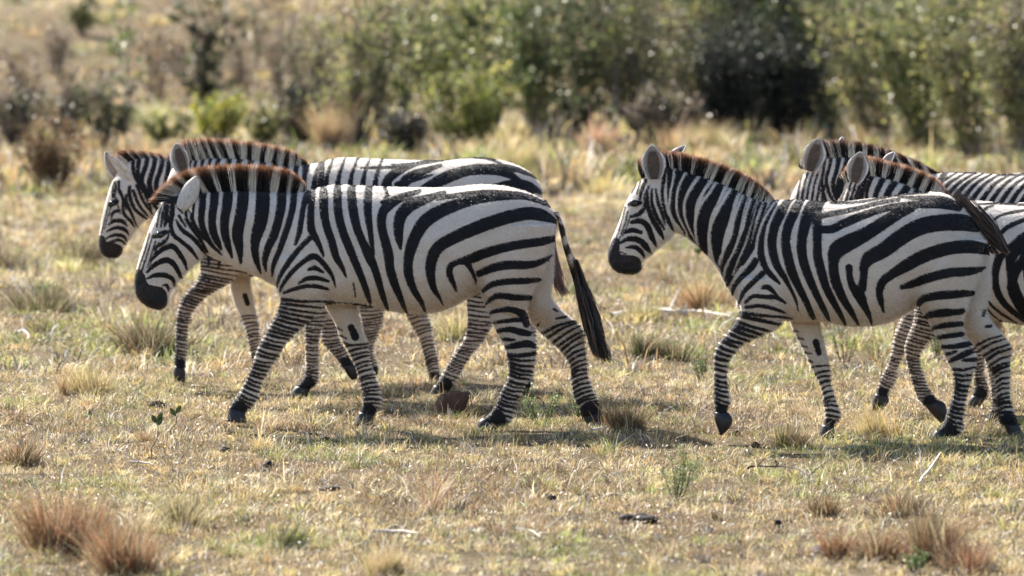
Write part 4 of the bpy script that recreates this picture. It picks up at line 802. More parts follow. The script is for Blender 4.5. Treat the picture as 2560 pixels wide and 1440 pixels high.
F_neckst = [c6(l) for l in [[(700,240,20),(668,370,20),(640,450,20),(640,540,20)],[(765,230,30),(705,370,28),(680,460,26),(690,560,26)],[(845,250,42),(785,370,40),(742,470,36),(740,580,36)],[(925,280,56),(865,390,50),(822,470,46),(800,600,44)],
 [(1010,320,60),(955,420,54),(915,480,48),(880,600,44)],[(1085,350,58),(1035,430,50),(990,560,44)],[(1150,385,46),(1115,440,40),(1080,560,40)],[(600,420,12),(562,510,12)],[(545,410,9),(505,500,10)],[(560,440,9),(535,540,10)],[(520,430,8),(490,510,9)],[(665,400,12),(650,460,12),(600,540,12)],[(628,400,12),(592,500,12)],[(652,420,12),(618,510,12)],[(570,420,10),(530,510,10)],[(680,330,14),(700,350,10)]]]
F_bst = [c6(l) for l in [[(1430,492,14),(1600,496,18),(1772,500,18),(1950,500,16)],[(1460,528,14),(1620,524,18),(1780,534,18),(1950,530,14)],[(1500,600,20),(1540,700,26),(1520,800,30)],[(1640,840,70),(1600,900,62),(1572,1010,52),(1582,1120,50),(1640,1220,44),(1780,1335,28),(1900,1400,10)],[(1790,880,66),(1715,990,66),(1685,1100,64),(1715,1200,50),(1785,1300,38),(1900,1380,10)],
 [(1500,1170,12),(1560,1240,18),(1640,1300,18),(1720,1345,10)],[(1505,1230,10),(1560,1300,12),(1640,1345,8)],
 [(1920,580,20),(1760,640,30),(1650,690,32),(1590,760,22)],[(1920,680,30),(1772,740,38),(1700,800,40),(1640,860,50)],[(1900,540,12),(1770,570,18),(1620,600,18),(1560,640,12)],[(1560,540,10),(1500,560,20),(1470,640,30)],[(1440,560,22),(1420,640,34),(1430,760,40)],
 [(1950,800,60),(1880,900,70),(1830,1020,66),(1840,1130,60),(1900,1260,50)]]]
ZF = dict(label='zebra cut off by the right edge, between the right-hand leader and the rearmost zebra', D=29.85, torso=fx_(D_torso), head=aff(D_head, .93, .96, 1636, 448, 2156, 456),
 neck=[(2390,505,2330,770,70),(2345,494,2290,740,64),(2300,476,2255,690,58),(2255,458,2220,650,53),(2210,444,2190,615,48),(2170,436,2180,592,43),(2140,432,2170,582,39)],
 nf=F_nf, ff=F_ff, nh=F_nh, fh=F_fh, hnf=F_hnf, hff=F_hff, hnh=F_hnh, hfh=F_hfh, vox=0.0085, it=6, seed=100,
 belly=[(1900,900),(2270,700),(2330,790),(2412,800),(2490,805),(2600,815),(2700,800),(3000,900)],
 ears=[(-0.08,(2136,456),(2153,379),44,(-0.05,-1,0.0),'open',0.5,12),(0.10,(2208,418),(2236,380),18,(-0.5,-0.8,0.2),'pale',0.5,13)],
 eye=(2085,515,0.078,0.016), mroot=[(2112,448),(2140,434),(2175,436),(2215,446),(2260,460),(2305,478),(2345,495),(2372,505)], mtip=[(2100,440),(2125,408),(2166,392),(2225,405),(2280,420),(2328,440),(2354,462),(2372,486)], nm=9000)
F_face = [[(x+20, 452, 4), (x+10, 480, 5), (x, 530, 6), (x-4, 590, 6)] for x in (2098, 2110, 2122, 2135, 2148)]
make_fields(ZF, F_face+F_neckst+F_bst+[fx_(l) for l in D_torst[7:]+D_shst], [[(2048,650,50),(2060,690,60)]], (1980,350,3080,1160),
 [('nf',1,9,11,8,0.52,0.74,2,-4),('ff',2,9,10,8,0.45,0.65,-2,2),('nh',8,15,11.5,9,0.58,0.72,5,-2),('fh',4,11,13,9,0.5,0.7,-5,4)])
for Z in (ZA, ZD, ZB, ZC, ZE, ZF): build_zebra(Z)
# ================================================================== bushes, tufts, stones, sticks and dung, each a thing of its own
def shrub(px, py, h, wd, label, seed, leafcol, stemcol=(0.16, 0.12, 0.09), nst=9, nleaf=5000, leaf=0.022, name='bush', cat_='bush', group=None,
          vase=0.6, clump=0.12, top=0.25, stemr=0.012, droop=0.0, depth=None, asp=0.5, fill=1.0):
    """stems rise from one base and fork; leaves sit in clumps along the upper stems"""
    rs = np.random.default_rng(seed); b = ground(px, py); sc = FPX/b[1]; H = h/sc; Wd = wd/sc/2*(1.4 if px > 840 and h > 380 else 1); dp = depth or 0.8
    root = empty(name, b); tag(root, label, cat_, group)
    st = Acc(); ends = []
    for i in range(nst):
        a = rs.random()*2*math.pi; rr = rs.random()**0.5; k = 7
        t = np.linspace(0, 1, k)[:, None]; ht = H*(0.65+0.4*rs.random())*(1-0.25*rr)
        dx = math.cos(a)*Wd*rr; dy = math.sin(a)*Wd*rr*dp
        p = b+np.hstack([dx*(0.12+0.88*t**(1/ (0.5+vase)))*1.0, dy*(0.12+0.88*t), ht*t]); p += np.cumsum(rs.normal(size=(k, 3))*ht*0.018, 0); p[0] = b+np.array([dx*0.10, dy*0.10, -0.03])
        V, F = tube(p, np.linspace(stemr, stemr*0.3, k)*(0.7+0.6*rs.random()), 6); st.add(V, F, np.array(stemcol)*(0.7+0.6*rs.random()))
        for j in range(5):
            q0 = 1+rs.integers(1, k-1); s = p[q0]; d = rs.normal(size=3); d[2] = abs(d[2])*0.8+0.3; d /= np.linalg.norm(d); L_ = ht*(0.12+0.22*rs.random())
            kk = 4; tt = np.linspace(0, 1, kk)[:, None]; pp = s+d*L_*tt+np.cumsum(rs.normal(size=(kk, 3))*L_*0.06, 0)
            V, F = tube(pp, np.linspace(stemr*0.4, stemr*0.12, kk), 4); st.add(V, F, np.array(stemcol)*(0.7+0.6*rs.random()))
            ends += [pp[-1], pp[-2]]
        for q0 in range(1, k):
            if t[q0, 0] > top: ends.append(p[q0])
    link('stems', st.mesh('stems'), M_BARK, root)
    ends = np.array(ends); nc = len(ends); n = nleaf; own = rs.integers(0, nc, n); w_ = (0.4+rs.random(nc)**2*1.6)
    cs = clump*min(H, 1.9)*0.42*w_[own]
    Cn = ends[own]+rs.normal(size=(n, 3))*cs[:, None]*np.array([0.8, 0.8, 0.9]); Cn[:, 2] -= droop*np.abs(rs.normal(size=n))*H
    Cn[:, 2] = np.maximum(Cn[:, 2], b[2]+0.03)
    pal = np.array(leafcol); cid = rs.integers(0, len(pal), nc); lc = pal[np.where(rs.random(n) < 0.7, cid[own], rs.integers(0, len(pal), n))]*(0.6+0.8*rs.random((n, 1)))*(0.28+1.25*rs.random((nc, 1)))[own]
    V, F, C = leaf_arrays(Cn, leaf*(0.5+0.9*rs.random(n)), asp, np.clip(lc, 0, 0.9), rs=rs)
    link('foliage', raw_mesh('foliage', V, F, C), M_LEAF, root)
    return root
def tuft(px, py, h, wd, label, seed, cols, n=900, name='grass_tuft', bw=0.0016, group=None, cat_='grass tuft'):
    rs = np.random.default_rng(seed); b = ground(px, py); sc = FPX/b[1]; H = h/sc; Wd = wd/sc/2
    n = int(n*0.75); nsub = 9; sub = rs.normal(size=(nsub, 2))*np.array([0.42, 0.38]); o = rs.integers(0, nsub, n); sw = (0.12+0.16*rs.random(nsub))[o]
    bx_ = (sub[o, 0]+rs.normal(size=n)*sw)*Wd; by_ = (sub[o, 1]+rs.normal(size=n)*sw)*Wd*1.2
    x = b[0]+bx_; y = b[1]+by_; z = zground(x, y); sh = (0.35+0.75*rs.random(nsub)**0.8)[o]; sl = rs.normal(size=(nsub, 2))*0.22
    hh = H*1.2*sh*(0.25+0.95*rs.random(n)); L3 = np.stack([(bx_/Wd-sub[o, 0])*0.9+sl[o, 0]+rs.normal(size=n)*0.20, (by_/Wd-sub[o, 1])*0.9+sl[o, 1]+rs.normal(size=n)*0.20, np.ones(n)], 1)
    B = np.stack([x, y, z-0.005], 1); M = B+L3*(hh*0.55)[:, None]; T = M+(L3*np.array([1.3, 1.3, 0.9])+rs.normal(size=(n, 3))*0.15)*(hh*0.5)[:, None]
    S = rs.normal(size=(n, 3)); S[:, 2] *= 0.2; S /= np.linalg.norm(S, axis=1)[:, None]
    c = np.array(cols); sc_ = rs.integers(0, len(c), nsub); col = c[np.where(rs.random(n) < 0.5, sc_[o], rs.integers(0, len(c), n))]*(0.55+0.8*rs.random((n, 1)))*(0.7+0.5*rs.random(nsub))[o][:, None]
    gr = rs.random(n) < 0.2; col = np.where(gr[:, None], np.array([[0.6, 0.5, 0.32]])*(0.6+0.5*rs.random((n, 1))), col)
    m = strips(name, np.stack([B, M, T], 1), np.outer(bw*(0.5+rs.random(n)), [1, .85, .15]), S, np.clip(np.stack([col*.8, col, col], 1), 0, .9))
    o_ = link(name, m, M_GRASS); tag(o_, label, cat_, group); return o_
def lump(px, py, wd, ht, label, seed, col, name='dung_pile', cat_='dung', bits=9, group=None, rough=0.35, boxy=False):
    rs = np.random.default_rng(seed); b = ground(px, py); sc = FPX/b[1]; W_ = wd/sc/2; H = ht/sc; acc = Acc()
    for i in range(bits):
        bm = bmesh.new(); bmesh.ops.create_icosphere(bm, subdivisions=3, radius=1.0)
        V = np.array([v.co[:] for v in bm.verts]); F = np.array([[v.index for v in f.verts] for f in bm.faces]); bm.free()
        r = rs.random()**0.7 if bits > 1 else 0; a = rs.random()*6.28; s = (W_*0.48 if bits > 1 else W_)*(0.7+0.5*rs.random() if bits > 1 else 1); sz = (H*0.42 if bits > 1 else H*0.55)
        nz = sum(np.sin(V@rs.normal(size=3)*f_+rs.random()*6)/f_ for f_ in (2, 3.3, 5.1, 7.7, 11, 15))
        V = V*(1+rough*nz[:, None]*0.6)
        if boxy: V = np.sign(V)*np.abs(V)**0.72; V = V*(1+0.16*np.sin(V@rs.normal(size=3)*9+1)[:, None]*np.sin(V@rs.normal(size=3)*13)[:, None]+0.10*rs.normal(size=(len(V), 1)))
        c = b+np.array([math.cos(a)*r*W_*0.62, math.sin(a)*r*W_*0.55, sz*(0.7+(1-r)*1.1*rs.random()) if bits > 1 else H*0.45])
        V = V*np.array([s, s*0.9, sz])+c; F4 = np.hstack([F, F[:, 2:3]]); acc.add(V, F, np.array(col)*(0.7+0.6*rs.random()))
    o = link(name, raw_mesh(name, np.concatenate(acc.V), np.concatenate(acc.F), np.concatenate(acc.C), True), M_SOLID); tag(o, label, cat_, group); return o
def stick(pts, rad, label, seed, col, twigs=2, name='stick', cat_='stick', lift=0.015, up=None):
    rs = np.random.default_rng(seed); P = np.array([ground(x, y) for x, y in pts]); P[:, 2] += lift
    if up is not None: P[:, 2] += np.array(up)
    P = cat(P, 5); P += np.cumsum(rs.normal(size=P.shape)*0.003, 0)*np.array([1, 1, 0.5]); k = len(P); acc = Acc()
    V, F = tube(P, np.linspace(rad, rad*0.45, k)*(0.85+0.3*rs.random(k)), 8); acc.add(V, F, col)
    for i in range(twigs):
        q = rs.integers(2, k-1); d = rs.normal(size=3); d[2] = abs(d[2])*0.7; d[1] *= 0.6; d /= np.linalg.norm(d); L_ = 0.08+0.14*rs.random()
        pp = P[q]+d*np.linspace(0, L_, 5)[:, None]+np.cumsum(rs.normal(size=(5, 3))*0.005, 0); V, F = tube(pp, np.linspace(rad*0.5, rad*0.15, 5), 6); acc.add(V, F, col)
    o = link(name, acc.mesh(name, True), M_SOLID); tag(o, label, cat_); return o

DG = [(0.07, 0.11, 0.035), (0.10, 0.14, 0.05), (0.05, 0.08, 0.03), (0.14, 0.17, 0.06)]
OL = [(0.22, 0.24, 0.09), (0.13, 0.16, 0.06), (0.30, 0.28, 0.13), (0.20, 0.16, 0.10)]
LG = [(0.33, 0.33, 0.12), (0.21, 0.24, 0.08), (0.44, 0.40, 0.15), (0.14, 0.155, 0.07)]
RB = [(0.26, 0.15, 0.08), (0.18, 0.10, 0.06), (0.32, 0.20, 0.10), (0.14, 0.13, 0.05)]
GB = [(0.15, 0.12, 0.10), (0.26, 0.20, 0.15), (0.09, 0.085, 0.08), (0.18, 0.18, 0.10)]
YG = [(0.60, 0.58, 0.06), (0.34, 0.40, 0.07), (0.75, 0.64, 0.05), (0.20, 0.28, 0.06)]
BG = 'bushes and saplings of the far thicket'
T = shrub
# left slope
T(132, 478, 185, 175, 'round rust brown shrub with dark base standing alone at the far left', 1, RB, (0.10, 0.06, 0.045), 26, 9000, 0.018, vase=1.2, top=0.15, group=BG, asp=0.3)
T(45, 378, 180, 150, 'dark grey twiggy bush at the left edge behind the rust brown shrub', 2, GB, (0.09, 0.08, 0.08), 20, 5200, 0.022, group=BG)
T(170, 362, 175, 150, 'low dark leafless bush just above the rust brown shrub', 3, GB, (0.09, 0.08, 0.08), 20, 4600, 0.022, group=BG)
T(268, 366, 160, 150, 'small dark bush between the leafless bush and the tall pale sapling', 4, GB+DG, (0.09, 0.08, 0.08), 16, 4200, 0.022, group=BG)
T(318, 335, 400, 70, 'thin pale sapling topped by a bright green tuft near the top left', 5, [(0.13, 0.20, 0.05), (0.09, 0.14, 0.04)], (0.26, 0.22, 0.19), 4, 420, 0.034, name='sapling', cat_='sapling', vase=0.3, top=0.93, clump=0.05, group=BG)
T(205, 90, 110, 90, 'hazy bush right at the top left on the slope', 6, OL, (0.15, 0.12, 0.10), 12, 3000, 0.03, group=BG)
T(522, 318, 360, 96, 'tall narrow dark leaved sapling above the mane of the second zebra', 7, DG+GB, (0.08, 0.065, 0.06), 7, 6000, 0.028, name='sapling', cat_='sapling', vase=0.25, top=0.2, clump=0.09, group=BG, stemr=0.024)
T(642, 168, 200, 60, 'small slender sapling between the dark sapling and the fan shaped shrub', 8, GB+OL, (0.12, 0.09, 0.08), 5, 1400, 0.026, name='sapling', cat_='sapling', vase=0.3, top=0.3, group=BG)
T(538, 358, 120, 170, 'bush with bright yellow green leaves just above the second zebra', 9, YG+LG, (0.12, 0.10, 0.06), 16, 2600, 0.028, group=BG, vase=1.3, clump=0.2)
T(420, 368, 90, 140, 'pale grassy green bush left of the yellow green one', 10, LG+OL, (0.16, 0.12, 0.09), 12, 2600, 0.026, group=BG)
T(785, 318, 310, 185, 'fan shaped shrub of bare brown branches left of the thicket', 11, GB+OL, (0.15, 0.115, 0.09), 26, 3800, 0.022, vase=1.5, top=0.35, group=BG, stemr=0.016)
T(775, 362, 160, 180, 'low bush coloured black for shade below the fan shaped shrub', 12, [(0.05, 0.055, 0.045), (0.08, 0.075, 0.05)], (0.05, 0.045, 0.045), 24, 6500, 0.028, group=BG, vase=1.3, top=0.05, clump=0.28)  # shade of this bush is put into its near-black leaf colours
T(655, 366, 90, 150, 'low green bush between the yellow green bush and the black one', 13, LG+OL, (0.10, 0.08, 0.06), 12, 4200, 0.026, group=BG)
for k, (x, y, h, w_, lab) in enumerate([(60, 250, 150, 110, 'sparse grey bush high on the slope near the left edge'), (395, 262, 190, 90, 'sparse bare bush between the pale sapling and the dark sapling'),
     (452, 200, 120, 80, 'small bare bush high on the slope, left of the dark sapling'), (600, 250, 170, 90, 'sparse dry bush just right of the dark sapling'), (705, 235, 200, 80, 'thin bare bush just left of the fan shaped shrub'), (140, 190, 120, 110, 'dry brown bush on the slope above the leafless bush')]):
    T(x, y, h, w_, lab, 70+k, GB+RB[:2], (0.13, 0.10, 0.085), 14, 900, 0.03, group=BG, vase=1.2, top=0.2, clump=0.25, stemr=0.014)
# the thicket
T(888, 372, 450, 170, 'tall grey green bush forming the left end of the thicket', 20, OL+LG, (0.10, 0.085, 0.07), 14, 3600, 0.030, group=BG, stemr=0.026, top=0.3)
T(1018, 382, 100, 130, 'small bush coloured black for shade above the back of the second zebra', 21, [(0.05, 0.05, 0.045), (0.08, 0.075, 0.05)], (0.06, 0.05, 0.045), 22, 2600, 0.026, group=BG, vase=1.3, top=0.05, clump=0.3)  # leaves and stems coloured near black to stand for shade
T(970, 362, 450, 150, 'leafy bush on two dark stems in the left part of the thicket', 22, LG+OL+DG, (0.07, 0.06, 0.055), 9, 4200, 0.032, group=BG, stemr=0.032, top=0.42)
T(1098, 330, 420, 190, 'light green bush with sparse lower stems in the thicket', 23, LG+OL, (0.11, 0.09, 0.07), 12, 5200, 0.034, group=BG, top=0.45)
T(1215, 352, 420, 190, 'green bush whose stems fork low, mid thicket', 24, LG+DG, (0.12, 0.10, 0.08), 12, 5600, 0.036, group=BG, top=0.45, stemr=0.022)
T(1150, 366, 200, 240, 'sunny yellow green low bush at the foot of the thicket', 25, YG[1:2]+LG+[(0.34, 0.34, 0.12)], (0.16, 0.13, 0.08), 18, 6500, 0.030, group=BG, vase=1.2, top=0.1)
T(1330, 362, 450, 190, 'dense olive bush behind the rump of the second zebra', 26, OL+DG, (0.20, 0.17, 0.13), 16, 6500, 0.034, group=BG, top=0.3)
T(1440, 348, 450, 190, 'dark olive bush next to a straight grey trunk in the thicket', 27, OL+DG+DG+GB, (0.08, 0.07, 0.06), 16, 8000, 0.032, group=BG, top=0.2)
T(1532, 352, 400, 70, 'slim sapling with one straight pale grey trunk, centre of the thicket', 28, LG+OL, (0.20, 0.18, 0.165), 2, 1500, 0.03, name='sapling', cat_='sapling', vase=0.2, top=0.6, group=BG, stemr=0.038)
T(1610, 352, 450, 200, 'dark brown bush with hanging green tips right of the pale trunk', 29, GB+OL, (0.22, 0.17, 0.13), 24, 6500, 0.032, group=BG, top=0.12)
T(1720, 348, 440, 190, 'yellowish green bush left of the great shaded tree', 30, LG+OL+GB, (0.18, 0.14, 0.11), 18, 8000, 0.032, group=BG, top=0.12)
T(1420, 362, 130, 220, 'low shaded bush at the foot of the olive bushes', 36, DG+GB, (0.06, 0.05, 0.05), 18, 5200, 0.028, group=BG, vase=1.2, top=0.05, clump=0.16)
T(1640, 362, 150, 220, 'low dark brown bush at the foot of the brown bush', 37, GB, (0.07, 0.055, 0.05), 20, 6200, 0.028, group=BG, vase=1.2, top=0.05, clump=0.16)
T(2060, 350, 450, 190, 'bright tipped green bush right of the great shaded tree', 31, LG+OL, (0.18, 0.14, 0.11), 18, 9000, 0.034, group=BG, top=0.12)
T(2180, 368, 460, 210, 'brown green bush above the two hindmost zebras', 32, OL+GB+LG, (0.22, 0.18, 0.14), 22, 8500, 0.032, group=BG, top=0.1)
T(2300, 378, 470, 200, 'broad mottled bush with fresh green middle in the right of the thicket', 33, LG+DG+OL, (0.20, 0.16, 0.12), 20, 9500, 0.034, group=BG, top=0.08)
T(2425, 392, 480, 210, 'tall brownish bush near the right edge', 34, OL+RB[3:]+LG, (0.24, 0.19, 0.14), 24, 8500, 0.032, group=BG, top=0.08)
T(2545, 408, 480, 200, 'grey brown bush cut by the right edge of the view', 35, GB+OL+LG, (0.22, 0.18, 0.15), 26, 8500, 0.032, group=BG, top=0.06)
for k, (x, y, lab) in enumerate([(1270, 262, 'pale bush glimpsed through a gap behind the middle of the thicket'), (1560, 262, 'bush coloured dark for shade standing behind the pale grey trunk'), (1800, 258, 'black bush behind the great shaded tree'), (1940, 256, 'second bush coloured black for shade behind the great shaded tree, more to the right'), (1050, 262, 'dim bush behind the left part of the thicket'),
     (2230, 262, 'bush behind the right part of the thicket'), (2450, 262, 'rearmost bush behind the tall brownish one')]):
    T(x, y+8, 400, 320, lab, 50+k, (OL+GB if x < 1300 else [(0.05, 0.06, 0.04), (0.08, 0.09, 0.05), (0.04, 0.045, 0.04)]), (0.07, 0.06, 0.055), 18, 6000 if x < 1300 else 15000, 0.045, group=BG, top=0.05)  # right-hand ones: near-black leaf palette paints shade into the thicket gaps
# the great shaded tree
def big_tree():
    b = ground(1895, 345); sc = FPX/b[1]; root = empty('tree', b); tag(root, 'great tree with thick black trunk standing in the thicket behind the leading right zebra', 'tree'); rs = np.random.default_rng(5)
    acc = Acc(); cr = []
    for (dx, lean, r0) in ((-0.12, -0.5, 0.20), (0.14, 0.55, 0.15)):
        t = np.linspace(0, 1, 9)[:, None]; P = b+np.hstack([dx+lean*t**1.5*1.3, 0.15*t, 4.2*t]); P[0, 2] -= 0.1; P += np.cumsum(rs.normal(size=P.shape)*0.02, 0)
        V, F = tube(P, np.linspace(r0, r0*0.45, 9)*np.r_[1.4, np.ones(8)], 12); acc.add(V, F, (0.075, 0.062, 0.055))
        for q in range(2, 9):
            for s in range(3):
                d = rs.normal(size=3); d[2] = d[2]*0.5+0.25; d /= np.linalg.norm(d); L_ = 0.7+0.9*rs.random(); tt = np.linspace(0, 1, 6)[:, None]
                pp = P[q]+d*L_*tt+np.cumsum(rs.normal(size=(6, 3))*0.04, 0); V, F = tube(pp, np.linspace(0.045, 0.012, 6), 6); acc.add(V, F, (0.08, 0.066, 0.06)); cr += [pp[-1], pp[-2], pp[-3]]
    link('trunk', acc.mesh('trunk', True), M_BARK, root)
    cr = np.array(cr); cr = cr[cr[:, 2] > b[2]+0.9]; n = 34000; own = rs.integers(0, len(cr), n)
    extra = b+np.stack([rs.normal(size=90)*0.8, 0.9+rs.normal(size=90)*0.6, 0.3+3.9*rs.random(90)], 1); cr = np.vstack([cr, extra]); own = rs.integers(0, len(cr), n)
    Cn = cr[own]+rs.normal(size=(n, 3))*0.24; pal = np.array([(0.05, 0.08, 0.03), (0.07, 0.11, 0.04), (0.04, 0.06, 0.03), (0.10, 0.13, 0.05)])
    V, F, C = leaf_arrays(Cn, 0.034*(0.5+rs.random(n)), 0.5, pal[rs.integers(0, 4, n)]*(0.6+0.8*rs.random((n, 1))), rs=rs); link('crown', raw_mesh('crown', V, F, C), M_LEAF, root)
big_tree()
T(1830, 356, 300, 190, 'undergrowth bush coloured black for shade at the foot of the great tree', 38, [(0.03, 0.035, 0.03), (0.045, 0.05, 0.035)], (0.05, 0.045, 0.045), 20, 9000, 0.03, group=BG, vase=1.1, top=0.03, clump=0.2)  # shade under the tree painted as near-black foliage
T(1960, 358, 280, 180, 'second undergrowth bush coloured black for shade under the great tree, on its right side', 39, [(0.03, 0.035, 0.03), (0.045, 0.05, 0.035)], (0.05, 0.045, 0.045), 20, 8000, 0.03, group=BG, vase=1.1, top=0.03, clump=0.2)  # same near-black leaf colours, standing for the tree's shade
# tufts of the middle ground
STR = [(0.62, 0.50, 0.28), (0.52, 0.42, 0.22), (0.44, 0.42, 0.16)]
RUST = [(0.41, 0.21, 0.115), (0.31, 0.165, 0.09), (0.47, 0.29, 0.16), (0.20, 0.11, 0.07)]
DRK = [(0.14, 0.13, 0.07), (0.10, 0.11, 0.05), (0.20, 0.16, 0.09)]
PNK = [(0.55, 0.36, 0.24), (0.48, 0.30, 0.20)]
TG = 'tufts of grass on the plain'
tuft(1292, 440, 95, 60, 'upright straw tuft just right of the croup of the second zebra', 61, STR, 900, bw=0.004, group=TG)
tuft(1500, 385, 70, 90, 'pinkish dry tuft at the foot of the thicket left of the right leader', 62, PNK, 900, bw=0.005, group=TG)
tuft(1740, 372, 52, 170, 'wide reddish grass stand between the leader\'s ears and the thicket', 63, PNK+STR, 1600, bw=0.005, group=TG)
tuft(830, 372, 110, 70, 'slanting pinkish tuft by the black bush behind the second zebra', 64, PNK+STR, 800, bw=0.005, group=TG)
tuft(1440, 470, 50, 90, 'low orange tinted tuft left of the right leader\'s ear', 65, PNK+STR, 800, bw=0.004, group=TG)
tuft(2030, 330, 70, 90, 'brown tuft left of the rearmost pricked ear', 66, RUST+STR, 800, bw=0.005, group=TG)
for k, (x, y, h, w_, c, lab) in enumerate([
 (1635, 897, 52, 140, DRK+RUST[3:], 'dark brown tuft standing alone between the two zebra groups'),
 (1765, 770, 60, 140, RUST+STR, 'rusty tuft below the throat of the right leader'),
 (1600, 800, 40, 80, STR, 'small straw tuft left of the rusty one under the leader\'s throat'),
 (1565, 1068, 50, 100, RUST+DRK, 'rusty tuft right behind the trailing hoof of the front left zebra'),
 (362, 884, 75, 170, DRK+RUST[3:], 'dark tuft under the muzzle of the front left zebra'),
 (105, 775, 48, 170, DRK, 'dark green low tuft at the left, level with the lowered muzzle'),
 (195, 658, 60, 150, DRK+RUST[3:], 'dark tuft left of the small zebra\'s muzzle'),
 (40, 668, 50, 130, RUST[3:]+DRK, 'brownish tuft at the left edge, level with the small zebra\'s muzzle'),
 (190, 985, 75, 90, PNK+STR, 'orange brown tuft at the left, below the dark green one'),
 (50, 1165, 60, 120, RUST+DRK, 'brown tuft near the left edge, above the big rust clump'),
 (165, 1380, 140, 200, RUST, 'large rust brown clump in the bottom left corner, left one of two'),
 (322, 1440, 175, 170, RUST+DRK[:1], 'large rust brown clump in the bottom left corner, right one of two'),
 (475, 1320, 70, 100, DRK+STR, 'dark tuft right of the two big rust clumps'),
 (700, 1370, 55, 90, [(0.25, 0.32, 0.08), (0.34, 0.4, 0.12)]+DRK, 'fresh green tuft at the bottom, left of the grey stick'),
 (970, 1436, 60, 110, PNK+STR, 'rust tuft at the very bottom below the grey stick'),
 (1075, 1285, 150, 26, PNK+RUST, 'tall thin orange stalks below the hoof gap of the front left zebra'),
 (2320, 1405, 125, 130, RUST+DRK, 'bushy rust tuft at the bottom right, right one of two joined'),
 (2205, 1402, 65, 140, RUST+DRK, 'lower rust tuft at the bottom right, left one of two joined'),
 (2420, 1425, 60, 130, RUST, 'low brown tuft in the bottom right corner'),
 (2090, 1400, 70, 60, RUST, 'slim rust tuft right of the pink grey stone'),
 (2180, 1090, 55, 110, [(0.50, 0.34, 0.14)]+STR, 'orange stalks by the planted foreleg of the right leader'),
 (880, 620+0*k, 0.1, 0.1, STR, None),
 (1985, 1120, 50, 90, RUST+STR, 'brown stalks just below the inner forehoof of the right leader'),
 (2050, 1290, 45, 80, DRK+RUST, 'small dark tuft above the round black dung at the right'),
 (2270, 1290, 55, 90, DRK+RUST, 'dark tuft above the two joined rust tufts'),
 (1185, 850, 60, 110, DRK+STR, 'dark green tuft seen under the belly of the front left zebra')]):
    if lab: tuft(x, y, h, w_, lab, 100+k, c, int(w_*13 if w_ > 30 else 90), bw=0.0017 if y > 950 else 0.0024, group=TG)
# small green shrubs
SG = [(0.20, 0.28, 0.10), (0.14, 0.21, 0.08), (0.26, 0.33, 0.13)]
for k, (x, y, h, w_, n, lab) in enumerate([
 (1690, 1250, 140, 115, 1700, 'small grey green shrublet with dark forked stem standing alone in the lower middle'),
 (1350, 1060, 95, 100, 1300, 'feathery green shrublet between the hind hooves of the front left zebra'),
 (1452, 1052, 60, 60, 700, 'little green shrublet left of the trailing hoof'),
 (1757, 952, 85, 70, 900, 'green shrublet left of the lifted foreleg of the right leader'),
 (2112, 905, 110, 80, 800, 'thin green shrublet right of the leader\'s inner foreleg'),
 (2480, 900+60, 80, 60, 500, None),
 (2345, 900, 110, 60, 700, 'green shrublet seen between the crossing legs on the right'),
 (2290, 1436, 60, 80, 900, 'bluish green shrublet at the foot of the joined rust tufts'),
 (110, 762, 70, 110, 1100, 'dark green shrublet at the left, under the small zebra\'s muzzle line')]):
    if lab: shrub(x, y, h, w_, lab, 200+k, SG, (0.10, 0.08, 0.06), 9, n, 0.0065 if y > 900 else 0.010, name='shrublet', cat_='shrub', group='small green shrubs on the plain', vase=1.0, stemr=0.0035, clump=0.14, asp=0.25)
# leafy seedling
def seedling(px, py, h, label, seed, n=3):
    b = ground(px, py); sc = FPX/b[1]; root = empty('seedling', b); tag(root, label, 'seedling'); rs = np.random.default_rng(seed); H = h/sc
    P = b+np.array([[0, 0, -0.01], [0.004, 0, H*.3], [0.03, 0, H*.55], [0.035, 0, H*.8], [0.03, 0, H]])*np.array([1, 1, 1]); V, F = tube(cat(P, 4), np.linspace(0.004, 0.002, 17), 6)
    a = Acc(); a.add(V, F, (0.20, 0.15, 0.08)); link('stem', a.mesh('stem', True), M_BARK, root)
    for i in range(n):
        t = P[-1]-np.array([0, 0, i*0.012]); d = np.array([(-1)**i*0.55, rs.normal()*0.2, 0.9]); d /= np.linalg.norm(d); s = np.cross(d, [0, 1, 0.2]); s /= np.linalg.norm(s); f = np.cross(s, d)
        L_ = 0.055; V = [t]; 
        for u, w_ in ((0.25, .7), (.5, 1), (.78, .75)): V += [t+d*L_*u-s*.013*w_, t+d*L_*u+f*.003, t+d*L_*u+s*.013*w_]
        V.append(t+d*L_); F = [(0, 2, 1, 1), (0, 3, 2, 2), (1, 2, 5, 4), (2, 3, 6, 5), (4, 5, 8, 7), (5, 6, 9, 8), (7, 8, 10, 10), (8, 9, 10, 10)]
        me = bpy.data.meshes.new('leaf'); me.from_pydata([list(map(float, v)) for v in V], [], [tuple(dict.fromkeys(q)) for q in F]); me.update()
        ca = me.color_attributes.new('col', 'FLOAT_COLOR', 'POINT'); c = np.ones((len(V), 4), np.float32); c[:, :3] = (0.022, 0.034, 0.012); ca.data.foreach_set('color', c.ravel())
        link('leaf', me, M_LEAF, root)
seedling(378, 1148, 95, 'thin seedling with dark green leaves at its tip, left of the front left zebra\'s hoof', 1, 3)
seedling(425, 1090, 55, 'second smaller seedling just right of the dark leaved one', 2, 2)
seedling(1735, 690, 60, 'pale leaved seedling under the jaw of the right leader', 3, 3)
